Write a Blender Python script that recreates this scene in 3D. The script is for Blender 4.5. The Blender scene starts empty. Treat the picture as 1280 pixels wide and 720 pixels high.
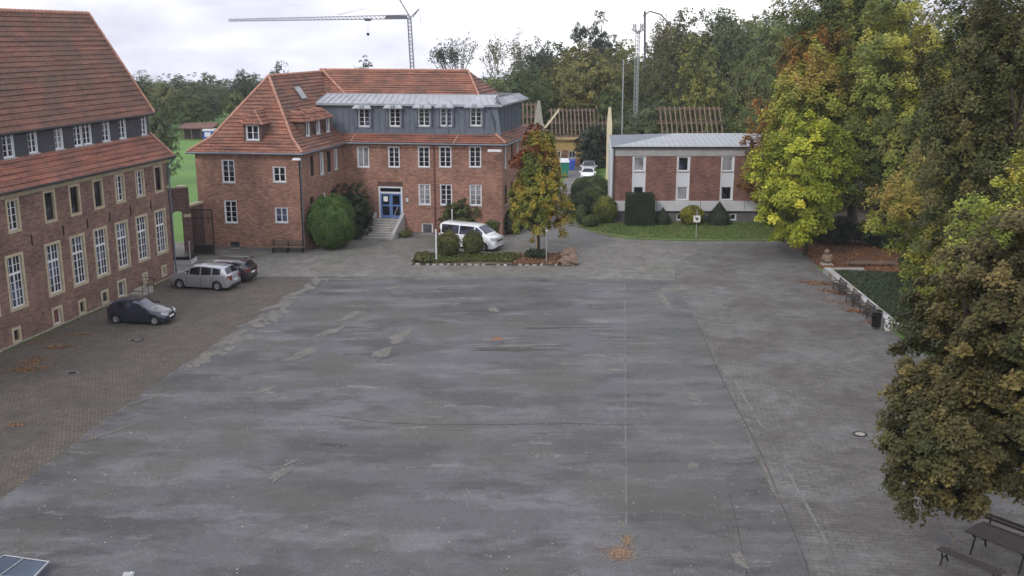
import bpy, math, random
import numpy as np
from mathutils import Vector, Matrix
random.seed(7); RN = np.random.default_rng(7)
SC = bpy.context.scene; COL = SC.collection
# ------------------------------------------------------------------ camera
EYE = 16.5; FPX = 1300.0; PITCH = math.atan(315/1300)
CP, SP = math.cos(PITCH), math.sin(PITCH)
cam = bpy.data.cameras.new('camera'); cam.sensor_width = 36; cam.lens = 36*FPX/1280
cam.clip_start = .3; cam.clip_end = 3000
camo = bpy.data.objects.new('camera', cam); COL.objects.link(camo)
camo.location = (0, 0, EYE); camo.rotation_euler = (math.pi/2-PITCH, 0, 0); SC.camera = camo
# ------------------------------------------------------------------ sky and sun
SUN_EL, SUN_AZ = math.radians(36), math.radians(214)      # azimuth from +Y clockwise: behind the camera, a little left
w = bpy.data.worlds.new('World'); SC.world = w; w.use_nodes = True
nt = w.node_tree; nt.nodes.clear()
sky = nt.nodes.new('ShaderNodeTexSky'); sky.sky_type = 'NISHITA'; sky.sun_disc = False
sky.sun_elevation = SUN_EL; sky.sun_rotation = SUN_AZ
tc = nt.nodes.new('ShaderNodeTexCoord'); mp = nt.nodes.new('ShaderNodeMapping'); mp.inputs['Scale'].default_value = (1, 1, 3.2)
mp.inputs['Location'].default_value = (.35, .1, .2)
no = nt.nodes.new('ShaderNodeTexNoise'); no.inputs['Scale'].default_value = 2.1; no.inputs['Detail'].default_value = 6; no.inputs['Roughness'].default_value = .55
rp = nt.nodes.new('ShaderNodeValToRGB')
rp.color_ramp.elements[0].position = .30; rp.color_ramp.elements[0].color = (6.0, 6.2, 7.8, 1)
rp.color_ramp.elements[1].position = .56; rp.color_ramp.elements[1].color = (15.2, 15.2, 15.6, 1)
e = rp.color_ramp.elements.new(.43); e.color = (10.0, 10.1, 11.6, 1)
mx = nt.nodes.new('ShaderNodeMix'); mx.data_type = 'RGBA'; mx.inputs['Factor'].default_value = .9
bg = nt.nodes.new('ShaderNodeBackground'); bg.inputs['Strength'].default_value = .11
ow = nt.nodes.new('ShaderNodeOutputWorld')
L = nt.links.new
L(tc.outputs['Generated'], mp.inputs['Vector']); L(mp.outputs[0], no.inputs['Vector']); L(no.outputs['Fac'], rp.inputs[0])
L(sky.outputs[0], mx.inputs['A']); L(rp.outputs[0], mx.inputs['B']); L(mx.outputs['Result'], bg.inputs['Color']); L(bg.outputs[0], ow.inputs[0])
sun = bpy.data.lights.new('sun', 'SUN'); sun.energy = 1.5; sun.angle = math.radians(10); sun.color = (1, .95, .88)
suno = bpy.data.objects.new('sun', sun); COL.objects.link(suno)
sd = Vector((math.sin(SUN_AZ)*math.cos(SUN_EL), math.cos(SUN_AZ)*math.cos(SUN_EL), math.sin(SUN_EL)))
suno.rotation_euler = sd.to_track_quat('Z', 'Y').to_euler(); suno.location = sd*60
SC.view_settings.view_transform = 'Standard'; SC.view_settings.look = 'None'; SC.view_settings.gamma = 1
SC.view_settings.exposure = -0.08
SC.cycles.max_bounces = 5; SC.cycles.diffuse_bounces = 3; SC.cycles.transparent_max_bounces = 4

# ------------------------------------------------------------------ measuring: a point of the photograph -> a point of the place
def ray(x, y):
    dx = (x-640)/FPX; dy = (360-y)/FPX
    return dx, CP+dy*SP, -SP+dy*CP
def P(x, y, z=0.0):
    r = ray(x, y); k = (z-EYE)/r[2]; return Vector((r[0]*k, r[1]*k, z))
def at(x, y, Y):
    r = ray(x, y); k = Y/r[1]; return Vector((r[0]*k, Y, EYE+r[2]*k))
def hit(x, y, p0, p1):
    r = ray(x, y); dx, dy = p1[0]-p0[0], p1[1]-p0[1]; l = math.hypot(dx, dy); dx /= l; dy /= l
    det = -r[0]*dy+dx*r[1]; k = (-p0[0]*dy+dx*p0[1])/det
    return (k*r[0]-p0[0])*dx+(k*r[1]-p0[1])*dy, EYE+k*r[2]

# ------------------------------------------------------------------ materials
MATS = {}
def newmat(name):
    m = bpy.data.materials.new(name); m.use_nodes = True; MATS[name] = m
    return m, m.node_tree, m.node_tree.nodes['Principled BSDF']
def node(nt, typ, **kw):
    n = nt.nodes.new(typ)
    for k, v in kw.items():
        if k.startswith('i_'):
            key = k[2:].replace('_', ' '); n.inputs[key].default_value = v
        else: setattr(n, k, v)
    return n
def mixc(nt, a, b, fac, blend='MIX'):
    n = nt.nodes.new('ShaderNodeMix'); n.data_type = 'RGBA'; n.blend_type = blend
    for s, v in (('Factor', fac), ('A', a), ('B', b)):
        if isinstance(v, bpy.types.NodeSocket): nt.links.new(v, n.inputs[s])
        else: n.inputs[s].default_value = (*v, 1) if isinstance(v, tuple) and len(v) == 3 else v
    return n.outputs['Result']
def ramp(nt, src, stops):
    r = nt.nodes.new('ShaderNodeValToRGB'); cr = r.color_ramp
    while len(cr.elements) < len(stops): cr.elements.new(.5)
    for e, (p, c) in zip(cr.elements, stops):
        e.position = p; e.color = (*c, 1) if isinstance(c, tuple) else (c, c, c, 1)
    nt.links.new(src, r.inputs[0]); return r.outputs[0]
def noise(nt, vec, scale, detail=5, rough=.6):
    n = node(nt, 'ShaderNodeTexNoise'); n.inputs['Scale'].default_value = scale; n.inputs['Detail'].default_value = detail; n.inputs['Roughness'].default_value = rough
    if vec is not None: nt.links.new(vec, n.inputs['Vector'])
    return n.outputs['Fac']
def coords(nt, kind='Object', scale=(1, 1, 1)):
    t = nt.nodes.new('ShaderNodeTexCoord')
    if scale == (1, 1, 1): return t.outputs[kind]
    m = nt.nodes.new('ShaderNodeMapping'); m.inputs['Scale'].default_value = scale
    nt.links.new(t.outputs[kind], m.inputs['Vector']); return m.outputs[0]
def wpos(nt, scale=(1, 1, 1)):
    t = nt.nodes.new('ShaderNodeNewGeometry')
    m = nt.nodes.new('ShaderNodeMapping'); m.inputs['Scale'].default_value = scale
    nt.links.new(t.outputs['Position'], m.inputs['Vector']); return m.outputs[0]
def bump(nt, b, h, strength=.3, dist=.02):
    n = node(nt, 'ShaderNodeBump'); n.inputs['Strength'].default_value = strength; n.inputs['Distance'].default_value = dist
    nt.links.new(h, n.inputs['Height']); nt.links.new(n.outputs[0], b.inputs['Normal'])
def plain(name, c, rough=.6, metal=0, var=.25, scale=3.0, coat=0):
    m, nt, b = newmat(name)
    v = noise(nt, wpos(nt), scale, 6, .65)
    f = ramp(nt, v, [(.3, 1-var), (.7, 1+var*.6)])
    nt.links.new(mixc(nt, c, f, 1.0, 'MULTIPLY'), b.inputs['Base Color'])
    b.inputs['Roughness'].default_value = rough; b.inputs['Metallic'].default_value = metal
    if coat: b.inputs['Coat Weight'].default_value = coat; b.inputs['Coat Roughness'].default_value = .08
    return m
def brick(name, c1, c2, mortar, dirt, bw=.25, rh=.083):
    m, nt, b = newmat(name)
    uv = coords(nt, 'UV')
    bt = node(nt, 'ShaderNodeTexBrick'); nt.links.new(uv, bt.inputs['Vector'])
    bt.inputs['Scale'].default_value = 1; bt.inputs['Brick Width'].default_value = bw; bt.inputs['Row Height'].default_value = rh
    bt.inputs['Mortar Size'].default_value = .011; bt.inputs['Mortar Smooth'].default_value = .3; bt.inputs['Bias'].default_value = -.1
    bt.inputs['Color1'].default_value = (*c1, 1); bt.inputs['Color2'].default_value = (*c2, 1); bt.inputs['Mortar'].default_value = (*mortar, 1)
    big = noise(nt, uv, .55, 9, .72); f = ramp(nt, big, [(.30, .52), (.5, .98), (.70, 1.42)])
    col = mixc(nt, bt.outputs['Color'], f, 1.0, 'MULTIPLY')
    mp = nt.nodes.new('ShaderNodeMapping'); mp.inputs['Scale'].default_value = (1.1, 5.5, 1); nt.links.new(uv, mp.inputs['Vector'])
    n2 = noise(nt, mp.outputs[0], 2.2, 4, .7)
    col = mixc(nt, col, dirt, ramp(nt, n2, [(.45, 0.0), (.72, .6)]))
    mp3 = nt.nodes.new('ShaderNodeMapping'); mp3.inputs['Scale'].default_value = (1.6, 5.0, 1); nt.links.new(uv, mp3.inputs['Vector'])
    n4 = noise(nt, mp3.outputs[0], 1.3, 3, .7); col = mixc(nt, col, ramp(nt, n4, [(.34, .62), (.66, 1.30)]), 1.0, 'MULTIPLY')
    nt.links.new(col, b.inputs['Base Color']); b.inputs['Roughness'].default_value = .92
    bump(nt, b, bt.outputs['Fac'], -.4, .01)
    return m
def tiles(name, c1, c2, c3, moss, mossamt=.5, rowk=.6):
    m, nt, b = newmat(name)
    uv = coords(nt, 'UV')
    bt = node(nt, 'ShaderNodeTexBrick'); nt.links.new(uv, bt.inputs['Vector']); bt.offset = .5
    bt.inputs['Scale'].default_value = 1; bt.inputs['Brick Width'].default_value = .24; bt.inputs['Row Height'].default_value = .34
    bt.inputs['Mortar Size'].default_value = .02; bt.inputs['Mortar Smooth'].default_value = .4
    bt.inputs['Color1'].default_value = (*c1, 1); bt.inputs['Color2'].default_value = (*c2, 1); bt.inputs['Mortar'].default_value = tuple(x*.35 for x in c1)+(1,)
    mp = nt.nodes.new('ShaderNodeMapping'); mp.inputs['Scale'].default_value = (.20, 1.7, 1); nt.links.new(uv, mp.inputs['Vector'])
    n1 = noise(nt, mp.outputs[0], 1.9, 5, .65)
    col = mixc(nt, bt.outputs['Color'], c3, ramp(nt, n1, [(.42, 0.0), (.62, .95)]))
    col = mixc(nt, col, ramp(nt, n1, [(.30, rowk), (.48, 1.0)]), 1.0, 'MULTIPLY')
    n2 = noise(nt, uv, .5, 8, .68)
    col = mixc(nt, col, moss, ramp(nt, n2, [(.40, 0.0), (.64, mossamt)]))
    n3 = noise(nt, uv, 7, 2, .5)
    col = mixc(nt, col, ramp(nt, n3, [(.3, .72), (.7, 1.25)]), 1.0, 'MULTIPLY')
    nt.links.new(col, b.inputs['Base Color']); b.inputs['Roughness'].default_value = .85
    return m
brick('brick_old', (.225, .108, .080), (.150, .078, .062), (.165, .140, .128), (.125, .092, .082))
brick('brick_school', (.315, .138, .096), (.195, .088, .067), (.24, .17, .135), (.35, .23, .17))
brick('brick_flat', (.235, .090, .070), (.170, .068, .058), (.19, .15, .13), (.16, .085, .075))
brick('brick_dark', (.13, .060, .050), (.09, .045, .040), (.10, .085, .075), (.06, .05, .045))
tiles('tile_old', (.205, .088, .062), (.150, .070, .054), (.250, .108, .073), (.085, .066, .057), .8, .78)
tiles('tile_skirt', (.290, .105, .070), (.205, .078, .056), (.340, .135, .088), (.125, .072, .058), .75)
tiles('tile_school', (.270, .100, .068), (.170, .068, .050), (.38, .170, .110), (.115, .066, .052), .95)
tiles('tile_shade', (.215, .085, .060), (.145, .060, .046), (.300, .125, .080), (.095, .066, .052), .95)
plain('ridge_clay', (.42, .22, .16), .8, var=.35, scale=2)
plain('slate', (.050, .056, .072), .6, var=.3, scale=1.5)
m, nt, b = newmat('slate_tiles')
uv = coords(nt, 'UV'); bt = node(nt, 'ShaderNodeTexBrick'); nt.links.new(uv, bt.inputs['Vector']); bt.inputs['Scale'].default_value = 1
bt.inputs['Brick Width'].default_value = .22; bt.inputs['Row Height'].default_value = .2; bt.inputs['Mortar Size'].default_value = .012
bt.inputs['Color1'].default_value = (.050, .054, .070, 1); bt.inputs['Color2'].default_value = (.036, .038, .050, 1); bt.inputs['Mortar'].default_value = (.015, .015, .02, 1)
L2 = nt.links.new; L2(mixc(nt, bt.outputs['Color'], ramp(nt, noise(nt, uv, 1.2), [(.3, .7), (.7, 1.3)]), 1.0, 'MULTIPLY'), b.inputs['Base Color']); b.inputs['Roughness'].default_value = .65
plain('zinc_wall', (.125, .145, .185), .5, .25, .22, .9)
plain('zinc_roof', (.36, .38, .42), .38, .45, .22, 1.1)
plain('zinc_light', (.34, .36, .38), .5, .35, .2, 1.5)
plain('roof_felt', (.085, .09, .105), .8, 0, .3, 1.0)
plain('sandstone', (.42, .355, .25), .85, 0, .22, 2.5)
plain('stone_brown', (.20, .14, .105), .9, 0, .4, 4)
plain('stone_grey', (.33, .31, .28), .9, 0, .35, 4)
plain('concrete', (.36, .35, .355), .85, 0, .18, 1.2)
plain('concrete_light', (.52, .52, .55), .8, 0, .12, 1.2)
plain('concrete_dark', (.13, .125, .13), .9, 0, .25, 1.5)
plain('white_paint', (.66, .67, .70), .45, 0, .06, 2)
plain('panel_white', (.60, .62, .68), .5, 0, .06, 2)
plain('dark_frame', (.05, .038, .035), .6, 0, .2, 4)
plain('dark_red_board', (.15, .05, .045), .8, 0, .3, 4)
plain('blue_door', (.10, .19, .42), .45, 0, .15, 3)
plain('black_metal', (.016, .016, .018), .5, .3, .3, 4)
plain('galvanised', (.40, .41, .43), .45, .6, .15, 3)
plain('crane_steel', (.10, .10, .13), .5, .3, .2, .5)
plain('timber_new', (.50, .35, .19), .8, 0, .3, 1.5)
plain('timber_grey', (.155, .110, .082), .85, 0, .3, 1.5)
plain('timber_pale', (.68, .58, .42), .8, 0, .2, 1.5)
plain('render_yellow', (.50, .35, .13), .85, 0, .2, 1)
plain('timber_brown', (.042, .030, .026), .75, 0, .4, 5)
plain('bark', (.055, .042, .034), .95, 0, .4, 3)
plain('bark_pale', (.16, .13, .11), .95, 0, .4, 3)
plain('plastic_green', (.02, .20, .14), .45, 0, .1, 3)
plain('plastic_blue', (.03, .09, .42), .45, 0, .1, 3)
plain('rubber', (.014, .014, .015), .85, 0, .2, 9)
plain('rim_silver', (.42, .43, .46), .35, .7, .1, 9)
plain('paint_navy', (.013, .017, .040), .28, .2, .15, 5, 1)
plain('paint_silver', (.40, .42, .46), .3, .65, .06, 5, 1)
plain('paint_black', (.018, .019, .026), .3, .2, .1, 5, 1)
plain('paint_white', (.76, .78, .82), .3, 0, .04, 5, 1)
plain('trim_black', (.012, .012, .014), .6, 0, .2, 9)
plain('lamp_clear', (.62, .65, .70), .12, .3, .05, 9)
plain('lamp_red', (.14, .02, .02), .2, 0, .1, 9)
plain('lamp_amber', (.50, .16, .02), .25, 0, .1, 9)
plain('rust', (.24, .105, .055), .9, 0, .4, 9)
plain('paper_white', (.72, .72, .70), .9, 0, .05, 9)
plain('shed_roof', (.16, .085, .070), .9, 0, .3, 1)
plain('shed_wall', (.055, .045, .042), .9, 0, .3, 1)
plain('panel_blue', (.12, .16, .23), .18, .5, .15, 2)
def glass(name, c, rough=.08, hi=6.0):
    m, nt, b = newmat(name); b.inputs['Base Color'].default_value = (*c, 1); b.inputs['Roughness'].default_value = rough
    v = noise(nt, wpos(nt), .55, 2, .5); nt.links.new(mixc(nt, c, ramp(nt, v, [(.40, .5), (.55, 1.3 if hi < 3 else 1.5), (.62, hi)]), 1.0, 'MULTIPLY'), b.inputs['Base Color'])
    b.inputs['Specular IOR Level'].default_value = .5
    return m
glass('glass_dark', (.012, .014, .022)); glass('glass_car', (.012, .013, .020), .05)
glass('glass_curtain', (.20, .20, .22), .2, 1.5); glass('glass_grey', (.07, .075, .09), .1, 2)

# ground materials --------------------------------------------------
def ground(name, base, tones, scales, rough=.95, stretch=(1, 1, 1), fine=.25, bump_s=.25, rot=0):
    m, nt, b = newmat(name)
    v = wpos(nt, stretch); v0 = wpos(nt)
    col = base
    for (c, sc, lo, hi, amt, st) in tones:
        f = ramp(nt, noise(nt, v if st else v0, sc, 7, .62), [(lo, 0.0), (hi, amt)])
        col = mixc(nt, col, c, f)
    fn = noise(nt, v0, scales, 5, .7)
    col = mixc(nt, col, ramp(nt, fn, [(.3, 1-fine), (.7, 1+fine)]), 1.0, 'MULTIPLY')
    nt.links.new(col, b.inputs['Base Color']); b.inputs['Roughness'].default_value = rough
    bump(nt, b, fn, bump_s, .02)
    return m, nt, b
ASPH = (.084, .083, .091)
def asphalt(name, k=1.0, tint=(1, 1, 1)):
    q = lambda c: tuple(x*k*t for x, t in zip(c, tint))
    m, nt, b = newmat(name); v0 = wpos(nt); v1 = wpos(nt, (.24, 1.15, 1)); v2 = wpos(nt, (.55, 1.0, 1))
    warp = node(nt, 'ShaderNodeTexNoise'); warp.inputs['Scale'].default_value = 1.6; warp.inputs['Detail'].default_value = 4; nt.links.new(v0, warp.inputs['Vector'])
    add = node(nt, 'ShaderNodeVectorMath', operation='MULTIPLY_ADD'); nt.links.new(warp.outputs['Color'], add.inputs[0]); add.inputs[1].default_value = (.7, .9, 0); nt.links.new(v1, add.inputs[2]); v1 = add.outputs[0]
    col = q(ASPH)
    for (c, sc, lo, hi, amt, v, ro) in (((.135, .134, .145), .42, .47, .60, .8, v1, .68), ((.046, .047, .051), .34, .48, .59, .88, v2, .70), ((.068, .070, .058), .16, .49, .60, .75, v0, .7),
            ((.185, .184, .192), .95, .59, .67, .7, v1, .7), ((.036, .038, .038), 1.2, .60, .68, .8, v2, .75), ((.150, .145, .135), 2.6, .66, .73, .6, v0, .75)):
        col = mixc(nt, col, q(c), ramp(nt, noise(nt, v, sc, 10, ro), [(lo, 0.0), (hi, amt)]))
    n3 = noise(nt, v0, 2.2, 8, .8); col = mixc(nt, col, ramp(nt, n3, [(.35, .80), (.65, 1.22)]), 1.0, 'MULTIPLY')
    vo = node(nt, 'ShaderNodeTexVoronoi'); vo.inputs['Scale'].default_value = 38; nt.links.new(v0, vo.inputs['Vector'])
    col = mixc(nt, col, ramp(nt, vo.outputs['Color'], [(.1, .72), (.9, 1.30)]), 1.0, 'MULTIPLY')
    nt.links.new(col, b.inputs['Base Color']); nt.links.new(ramp(nt, n3, [(.3, .5), (.7, .8)]), b.inputs['Roughness'])
    bump(nt, b, vo.outputs['Distance'], .25, .01); return m, nt, b
asphalt('asphalt'); asphalt('asphalt_strip', .90, (1, 1.02, .98))
m, nt, b = asphalt('asphalt_smooth', 1.05)
ground('worn_aggregate', (.165, .158, .142), [((.10, .10, .098), 1.2, .4, .65, .8, False)], 10, fine=.35)
ground('crack_dirt', (.055, .057, .052), [((.085, .085, .075), 1.5, .4, .65, .8, False)], 10, fine=.35)
ground('seam_pale', (.17, .17, .17), [((.10, .10, .10), .8, .45, .6, 1, False)], 8, fine=.35)
def paving(name, c, joint, bw, rh, rot, tones, fine=.2, ms=.012, squash=1):
    m, nt, b = newmat(name)
    v0 = wpos(nt); mp = nt.nodes.new('ShaderNodeMapping'); mp.inputs['Rotation'].default_value = (0, 0, rot); nt.links.new(v0, mp.inputs['Vector'])
    bt = node(nt, 'ShaderNodeTexBrick'); nt.links.new(mp.outputs[0], bt.inputs['Vector']); bt.inputs['Scale'].default_value = 1
    bt.inputs['Brick Width'].default_value = bw; bt.inputs['Row Height'].default_value = rh; bt.inputs['Mortar Size'].default_value = ms; bt.inputs['Mortar Smooth'].default_value = .2
    bt.inputs['Color1'].default_value = (*c, 1); bt.inputs['Color2'].default_value = tuple(x*.74 for x in c)+(1,); bt.inputs['Mortar'].default_value = (*joint, 1)
    col = bt.outputs['Color']
    for (cc, sc, lo, hi, amt) in tones:
        col = mixc(nt, col, cc, ramp(nt, noise(nt, v0, sc, 7, .62), [(lo, 0.0), (hi, amt)]))
    fn = noise(nt, v0, 9, 4, .7); col = mixc(nt, col, ramp(nt, fn, [(.3, 1-fine), (.7, 1+fine)]), 1.0, 'MULTIPLY')
    fn2 = noise(nt, mp.outputs[0], 1.1, 9, .8); col = mixc(nt, col, ramp(nt, fn2, [(.34, .68), (.66, 1.28)]), 1.0, 'MULTIPLY')
    nt.links.new(col, b.inputs['Base Color']); b.inputs['Roughness'].default_value = .85
    bump(nt, b, bt.outputs['Fac'], -.5, .012); return m
paving('cobbles_grey', (.195, .188, .176), (.058, .055, .048), .30, .24, .12, [((.110, .112, .088), .22, .48, .62, .7), ((.225, .22, .21), .5, .5, .7, .6)], .3, .02)
paving('cobbles_brown', (.125, .105, .088), (.045, .040, .034), .19, .15, .20, [((.070, .060, .052), .25, .47, .62, .8), ((.070, .071, .054), .5, .52, .7, .5)], .3, .018)
paving('pavers', (.138, .132, .127), (.050, .047, .046), .50, .25, .15, [((.078, .068, .068), .16, .46, .60, .8), ((.150, .150, .153), .35, .48, .62, .6), ((.070, .076, .060), .8, .56, .76, .5)], .2, .014)
ground('road', (.165, .162, .165), [((.12, .12, .11), .3, .4, .7, .7, False)], 6, fine=.2)
ground('grass_meadow', (.105, .215, .040), [((.075, .165, .034), .10, .42, .6, .9, True), ((.11, .17, .04), .5, .5, .7, .6, True)], 5, stretch=(.3, 1, 1), fine=.3)
ground('grass_lawn', (.105, .165, .040), [((.170, .165, .055), .30, .45, .68, .75, False), ((.050, .085, .025), 1.0, .5, .7, .7, False)], 8, fine=.35)
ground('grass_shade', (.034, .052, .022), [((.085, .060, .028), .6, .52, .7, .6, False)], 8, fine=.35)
ground('soil', (.075, .058, .042), [((.12, .085, .05), 1.0, .45, .65, .7, False), ((.05, .06, .03), .6, .5, .7, .7, False)], 8, fine=.4)
ground('leaf_litter', (.135, .055, .030), [((.065, .034, .022), .8, .42, .62, .9, False), ((.28, .12, .05), 2.2, .5, .7, .6, False)], 9, fine=.45, bump_s=.6)  # litter browns, darkened so the colour carries the deep shade under the trees

def leafmat(name, stops, patch=None, patchamt=.6, pscale=.35, trans=.28, rough=.6, gain=1.45):
    m, nt, b = newmat(name)
    a = node(nt, 'ShaderNodeAttribute'); a.attribute_name = 'tint'
    stops = [(p, tuple(v*gain for v in c)) for p, c in stops]; patch = tuple(v*gain for v in patch) if patch else None
    col = ramp(nt, a.outputs['Fac'], stops)
    if patch: col = mixc(nt, col, patch, ramp(nt, noise(nt, wpos(nt), pscale, 3, .6), [(.48, 0.0), (.64, patchamt)]))
    nt.links.new(col, b.inputs['Base Color']); b.inputs['Roughness'].default_value = rough; b.inputs['Specular IOR Level'].default_value = .25
    tr = node(nt, 'ShaderNodeBsdfTranslucent'); nt.links.new(col, tr.inputs['Color'])
    ms = node(nt, 'ShaderNodeMixShader'); ms.inputs[0].default_value = trans
    out = nt.nodes['Material Output']; nt.links.new(b.outputs[0], ms.inputs[1]); nt.links.new(tr.outputs[0], ms.inputs[2]); nt.links.new(ms.outputs[0], out.inputs['Surface'])
    return m
leafmat('leaf_dark', [(0, (.018, .030, .012)), (.5, (.042, .060, .022)), (1, (.085, .100, .038))], (.075, .066, .025), .45, .12, gain=2.32)
leafmat('leaf_mixed', [(0, (.026, .042, .016)), (.5, (.056, .076, .024)), (.85, (.10, .115, .034)), (1, (.15, .12, .04))], (.10, .075, .03), .5, .25, gain=2.32)
leafmat('leaf_far', [(0, (.030, .040, .024)), (.5, (.058, .074, .036)), (1, (.110, .125, .055))], (.075, .066, .045), .5, .12, gain=1.9)  # distance haze put into the colour: leaf gains of the wood are raised
leafmat('leaf_pine', [(0, (.016, .026, .017)), (.5, (.030, .042, .026)), (1, (.050, .062, .038))], gain=1.9)
leafmat('leaf_broad', [(0, (.030, .042, .012)), (.45, (.070, .084, .020)), (.8, (.135, .140, .028)), (1, (.23, .20, .04))], (.18, .165, .03), .8, .18, .25, gain=2.6)
leafmat('leaf_near', [(0, (.030, .030, .012)), (.5, (.068, .060, .022)), (.85, (.115, .085, .030)), (1, (.14, .11, .036))], (.044, .050, .018), .7, .45, .2, gain=1.5)
leafmat('leaf_limeyel', [(0, (.050, .066, .014)), (.45, (.115, .135, .022)), (.8, (.20, .20, .034)), (1, (.28, .23, .05))], (.20, .12, .035), .6, .2, .25, gain=2.25)
leafmat('leaf_olive', [(0, (.040, .042, .014)), (.5, (.085, .080, .024)), (1, (.135, .115, .035))], (.06, .07, .022), .6, .2, gain=2.13)
leafmat('leaf_yellowish', [(0, (.05, .06, .018)), (.5, (.11, .115, .028)), (1, (.21, .17, .04))], (.07, .085, .025), .7, .3, gain=1.95)
leafmat('leaf_bright', [(0, (.060, .085, .012)), (.45, (.175, .200, .022)), (.8, (.34, .35, .04)), (1, (.50, .46, .07))], (.17, .20, .025), .5, .5, .3, gain=1.7)
leafmat('leaf_lime', [(0, (.030, .042, .012)), (.45, (.066, .082, .020)), (.8, (.120, .130, .028)), (1, (.20, .18, .04))], (.13, .125, .03), .5, .22, .2, gain=1.8)
leafmat('leaf_orange', [(0, (.10, .050, .014)), (.5, (.22, .11, .025)), (.85, (.34, .17, .035)), (1, (.32, .24, .05))], (.11, .11, .028), .65, .3, .3)
leafmat('leaf_russet', [(0, (.034, .038, .014)), (.5, (.072, .070, .024)), (.85, (.118, .092, .032)), (1, (.15, .125, .038))], (.050, .066, .020), .9, .35, .2, gain=1.6)
leafmat('leaf_young', [(0, (.045, .060, .014)), (.45, (.095, .110, .020)), (.8, (.20, .17, .026)), (1, (.30, .17, .03))], (.26, .14, .030), .55, .42, .3, gain=2.0)
leafmat('leaf_redtop', [(0, (.09, .026, .016)), (.5, (.19, .060, .026)), (1, (.28, .13, .03))], (.20, .11, .03), .5, .5, .3)
leafmat('leaf_box', [(0, (.026, .052, .013)), (.5, (.052, .090, .022)), (1, (.085, .125, .034))], gain=1.8)
leafmat('leaf_yew', [(0, (.014, .024, .012)), (.5, (.026, .040, .020)), (1, (.046, .060, .028))], gain=1.6)
leafmat('leaf_shrub', [(0, (.035, .055, .018)), (.5, (.070, .085, .026)), (1, (.12, .12, .04))], (.13, .10, .04), .4, 1.2)
leafmat('leaf_gold', [(0, (.08, .09, .018)), (.5, (.17, .17, .028)), (1, (.27, .25, .05))])
leafmat('leaf_fallen', [(0, (.12, .050, .028)), (.5, (.22, .105, .050)), (1, (.34, .20, .10))], trans=.05, gain=.95)
leafmat('leaf_tan', [(0, (.20, .12, .075)), (.5, (.32, .20, .125)), (1, (.42, .30, .20))], trans=.05, gain=.9)
leafmat('leaf_pale', [(0, (.10, .10, .085)), (.6, (.16, .155, .14)), (1, (.25, .235, .20))], trans=.02)
leafmat('leaf_grass', [(0, (.045, .08, .022)), (.5, (.085, .13, .035)), (1, (.14, .16, .05))])

# ------------------------------------------------------------------ mesh building
class MB:
    def __init__(s): s.v = []; s.f = []; s.m = []; s.uv = []
    def face(s, pts, mat=0, uv=None):
        i = len(s.v); s.v += [tuple(p) for p in pts]; s.f.append(tuple(range(i, i+len(pts)))); s.m.append(mat)
        s.uv.append(uv or [(0, 0)]*len(pts))
    def hexa(s, q, mat=0):
        # q: 8 corner points, bottom ring ccw then top ring
        i = len(s.v); s.v += [tuple(p) for p in q]
        for f in ((3, 2, 1, 0), (4, 5, 6, 7), (0, 1, 5, 4), (1, 2, 6, 5), (2, 3, 7, 6), (3, 0, 4, 7)):
            s.f.append(tuple(i+k for k in f)); s.m.append(mat); 
            d = [s.v[i+k] for k in f]; s.uv.append([(p[0]+p[1], p[2]) for p in d])
    def box(s, x0, x1, y0, y1, z0, z1, mat=0, M=None):
        q = [(x0, y0, z0), (x1, y0, z0), (x1, y1, z0), (x0, y1, z0), (x0, y0, z1), (x1, y0, z1), (x1, y1, z1), (x0, y1, z1)]
        if M: q = [M(*p) for p in q]
        s.hexa(q, mat)
    def tube(s, p0, p1, r0, r1=None, n=6, mat=0, caps=True):
        r1 = r0 if r1 is None else r1
        p0, p1 = Vector(p0), Vector(p1); d = (p1-p0)
        if d.length < 1e-6: return
        d.normalize(); a = d.orthogonal().normalized(); b = d.cross(a); i = len(s.v)
        for p, r in ((p0, r0), (p1, r1)):
            for k in range(n):
                t = 2*math.pi*k/n; s.v.append(tuple(p+a*(r*math.cos(t))+b*(r*math.sin(t))))
        for k in range(n):
            l = (k+1) % n; s.f.append((i+k, i+l, i+n+l, i+n+k)); s.m.append(mat); s.uv.append([(0, 0)]*4)
        if caps:
            s.f.append(tuple(i+k for k in reversed(range(n)))); s.f.append(tuple(i+n+k for k in range(n))); s.m += [mat]*2; s.uv += [[(0, 0)]*n]*2
    def path(s, pts, r, n=6, mat=0):
        for a, b in zip(pts[:-1], pts[1:]): s.tube(a, b, r, r, n, mat)
    def lathe(s, prof, n=16, mat=0, M=None, c=(0, 0, 0)):
        i = len(s.v)
        for (r, z) in prof:
            for k in range(n):
                t = 2*math.pi*k/n; p = (c[0]+r*math.cos(t), c[1]+r*math.sin(t), c[2]+z); s.v.append(tuple(M(*p)) if M else p)
        for j in range(len(prof)-1):
            for k in range(n):
                l = (k+1) % n; s.f.append((i+j*n+k, i+j*n+l, i+(j+1)*n+l, i+(j+1)*n+k)); s.m.append(mat); s.uv.append([(0, 0)]*4)
    def mesh(s, name, mats, smooth=False):
        me = bpy.data.meshes.new(name); me.from_pydata(s.v, [], s.f)
        for m in (mats if isinstance(mats, (list, tuple)) else [mats]): me.materials.append(MATS[m])
        me.polygons.foreach_set('material_index', s.m)
        ul = me.uv_layers.new(name='UVMap'); ul.data.foreach_set('uv', [c for f in s.uv for p in f for c in p])
        if smooth: me.polygons.foreach_set('use_smooth', [True]*len(s.f))
        me.update(); return me
    def build(s, name, mats, parent=None, smooth=False):
        return put(name, s.mesh(name, mats, smooth), parent)
def put(name, me, parent=None, M=None):
    o = bpy.data.objects.new(name, me); COL.objects.link(o)
    if parent is not None:
        o.parent = parent; o.matrix_parent_inverse = wm(parent).inverted()
    if M is not None: o.matrix_basis = M
    return o
WM = {}
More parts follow.
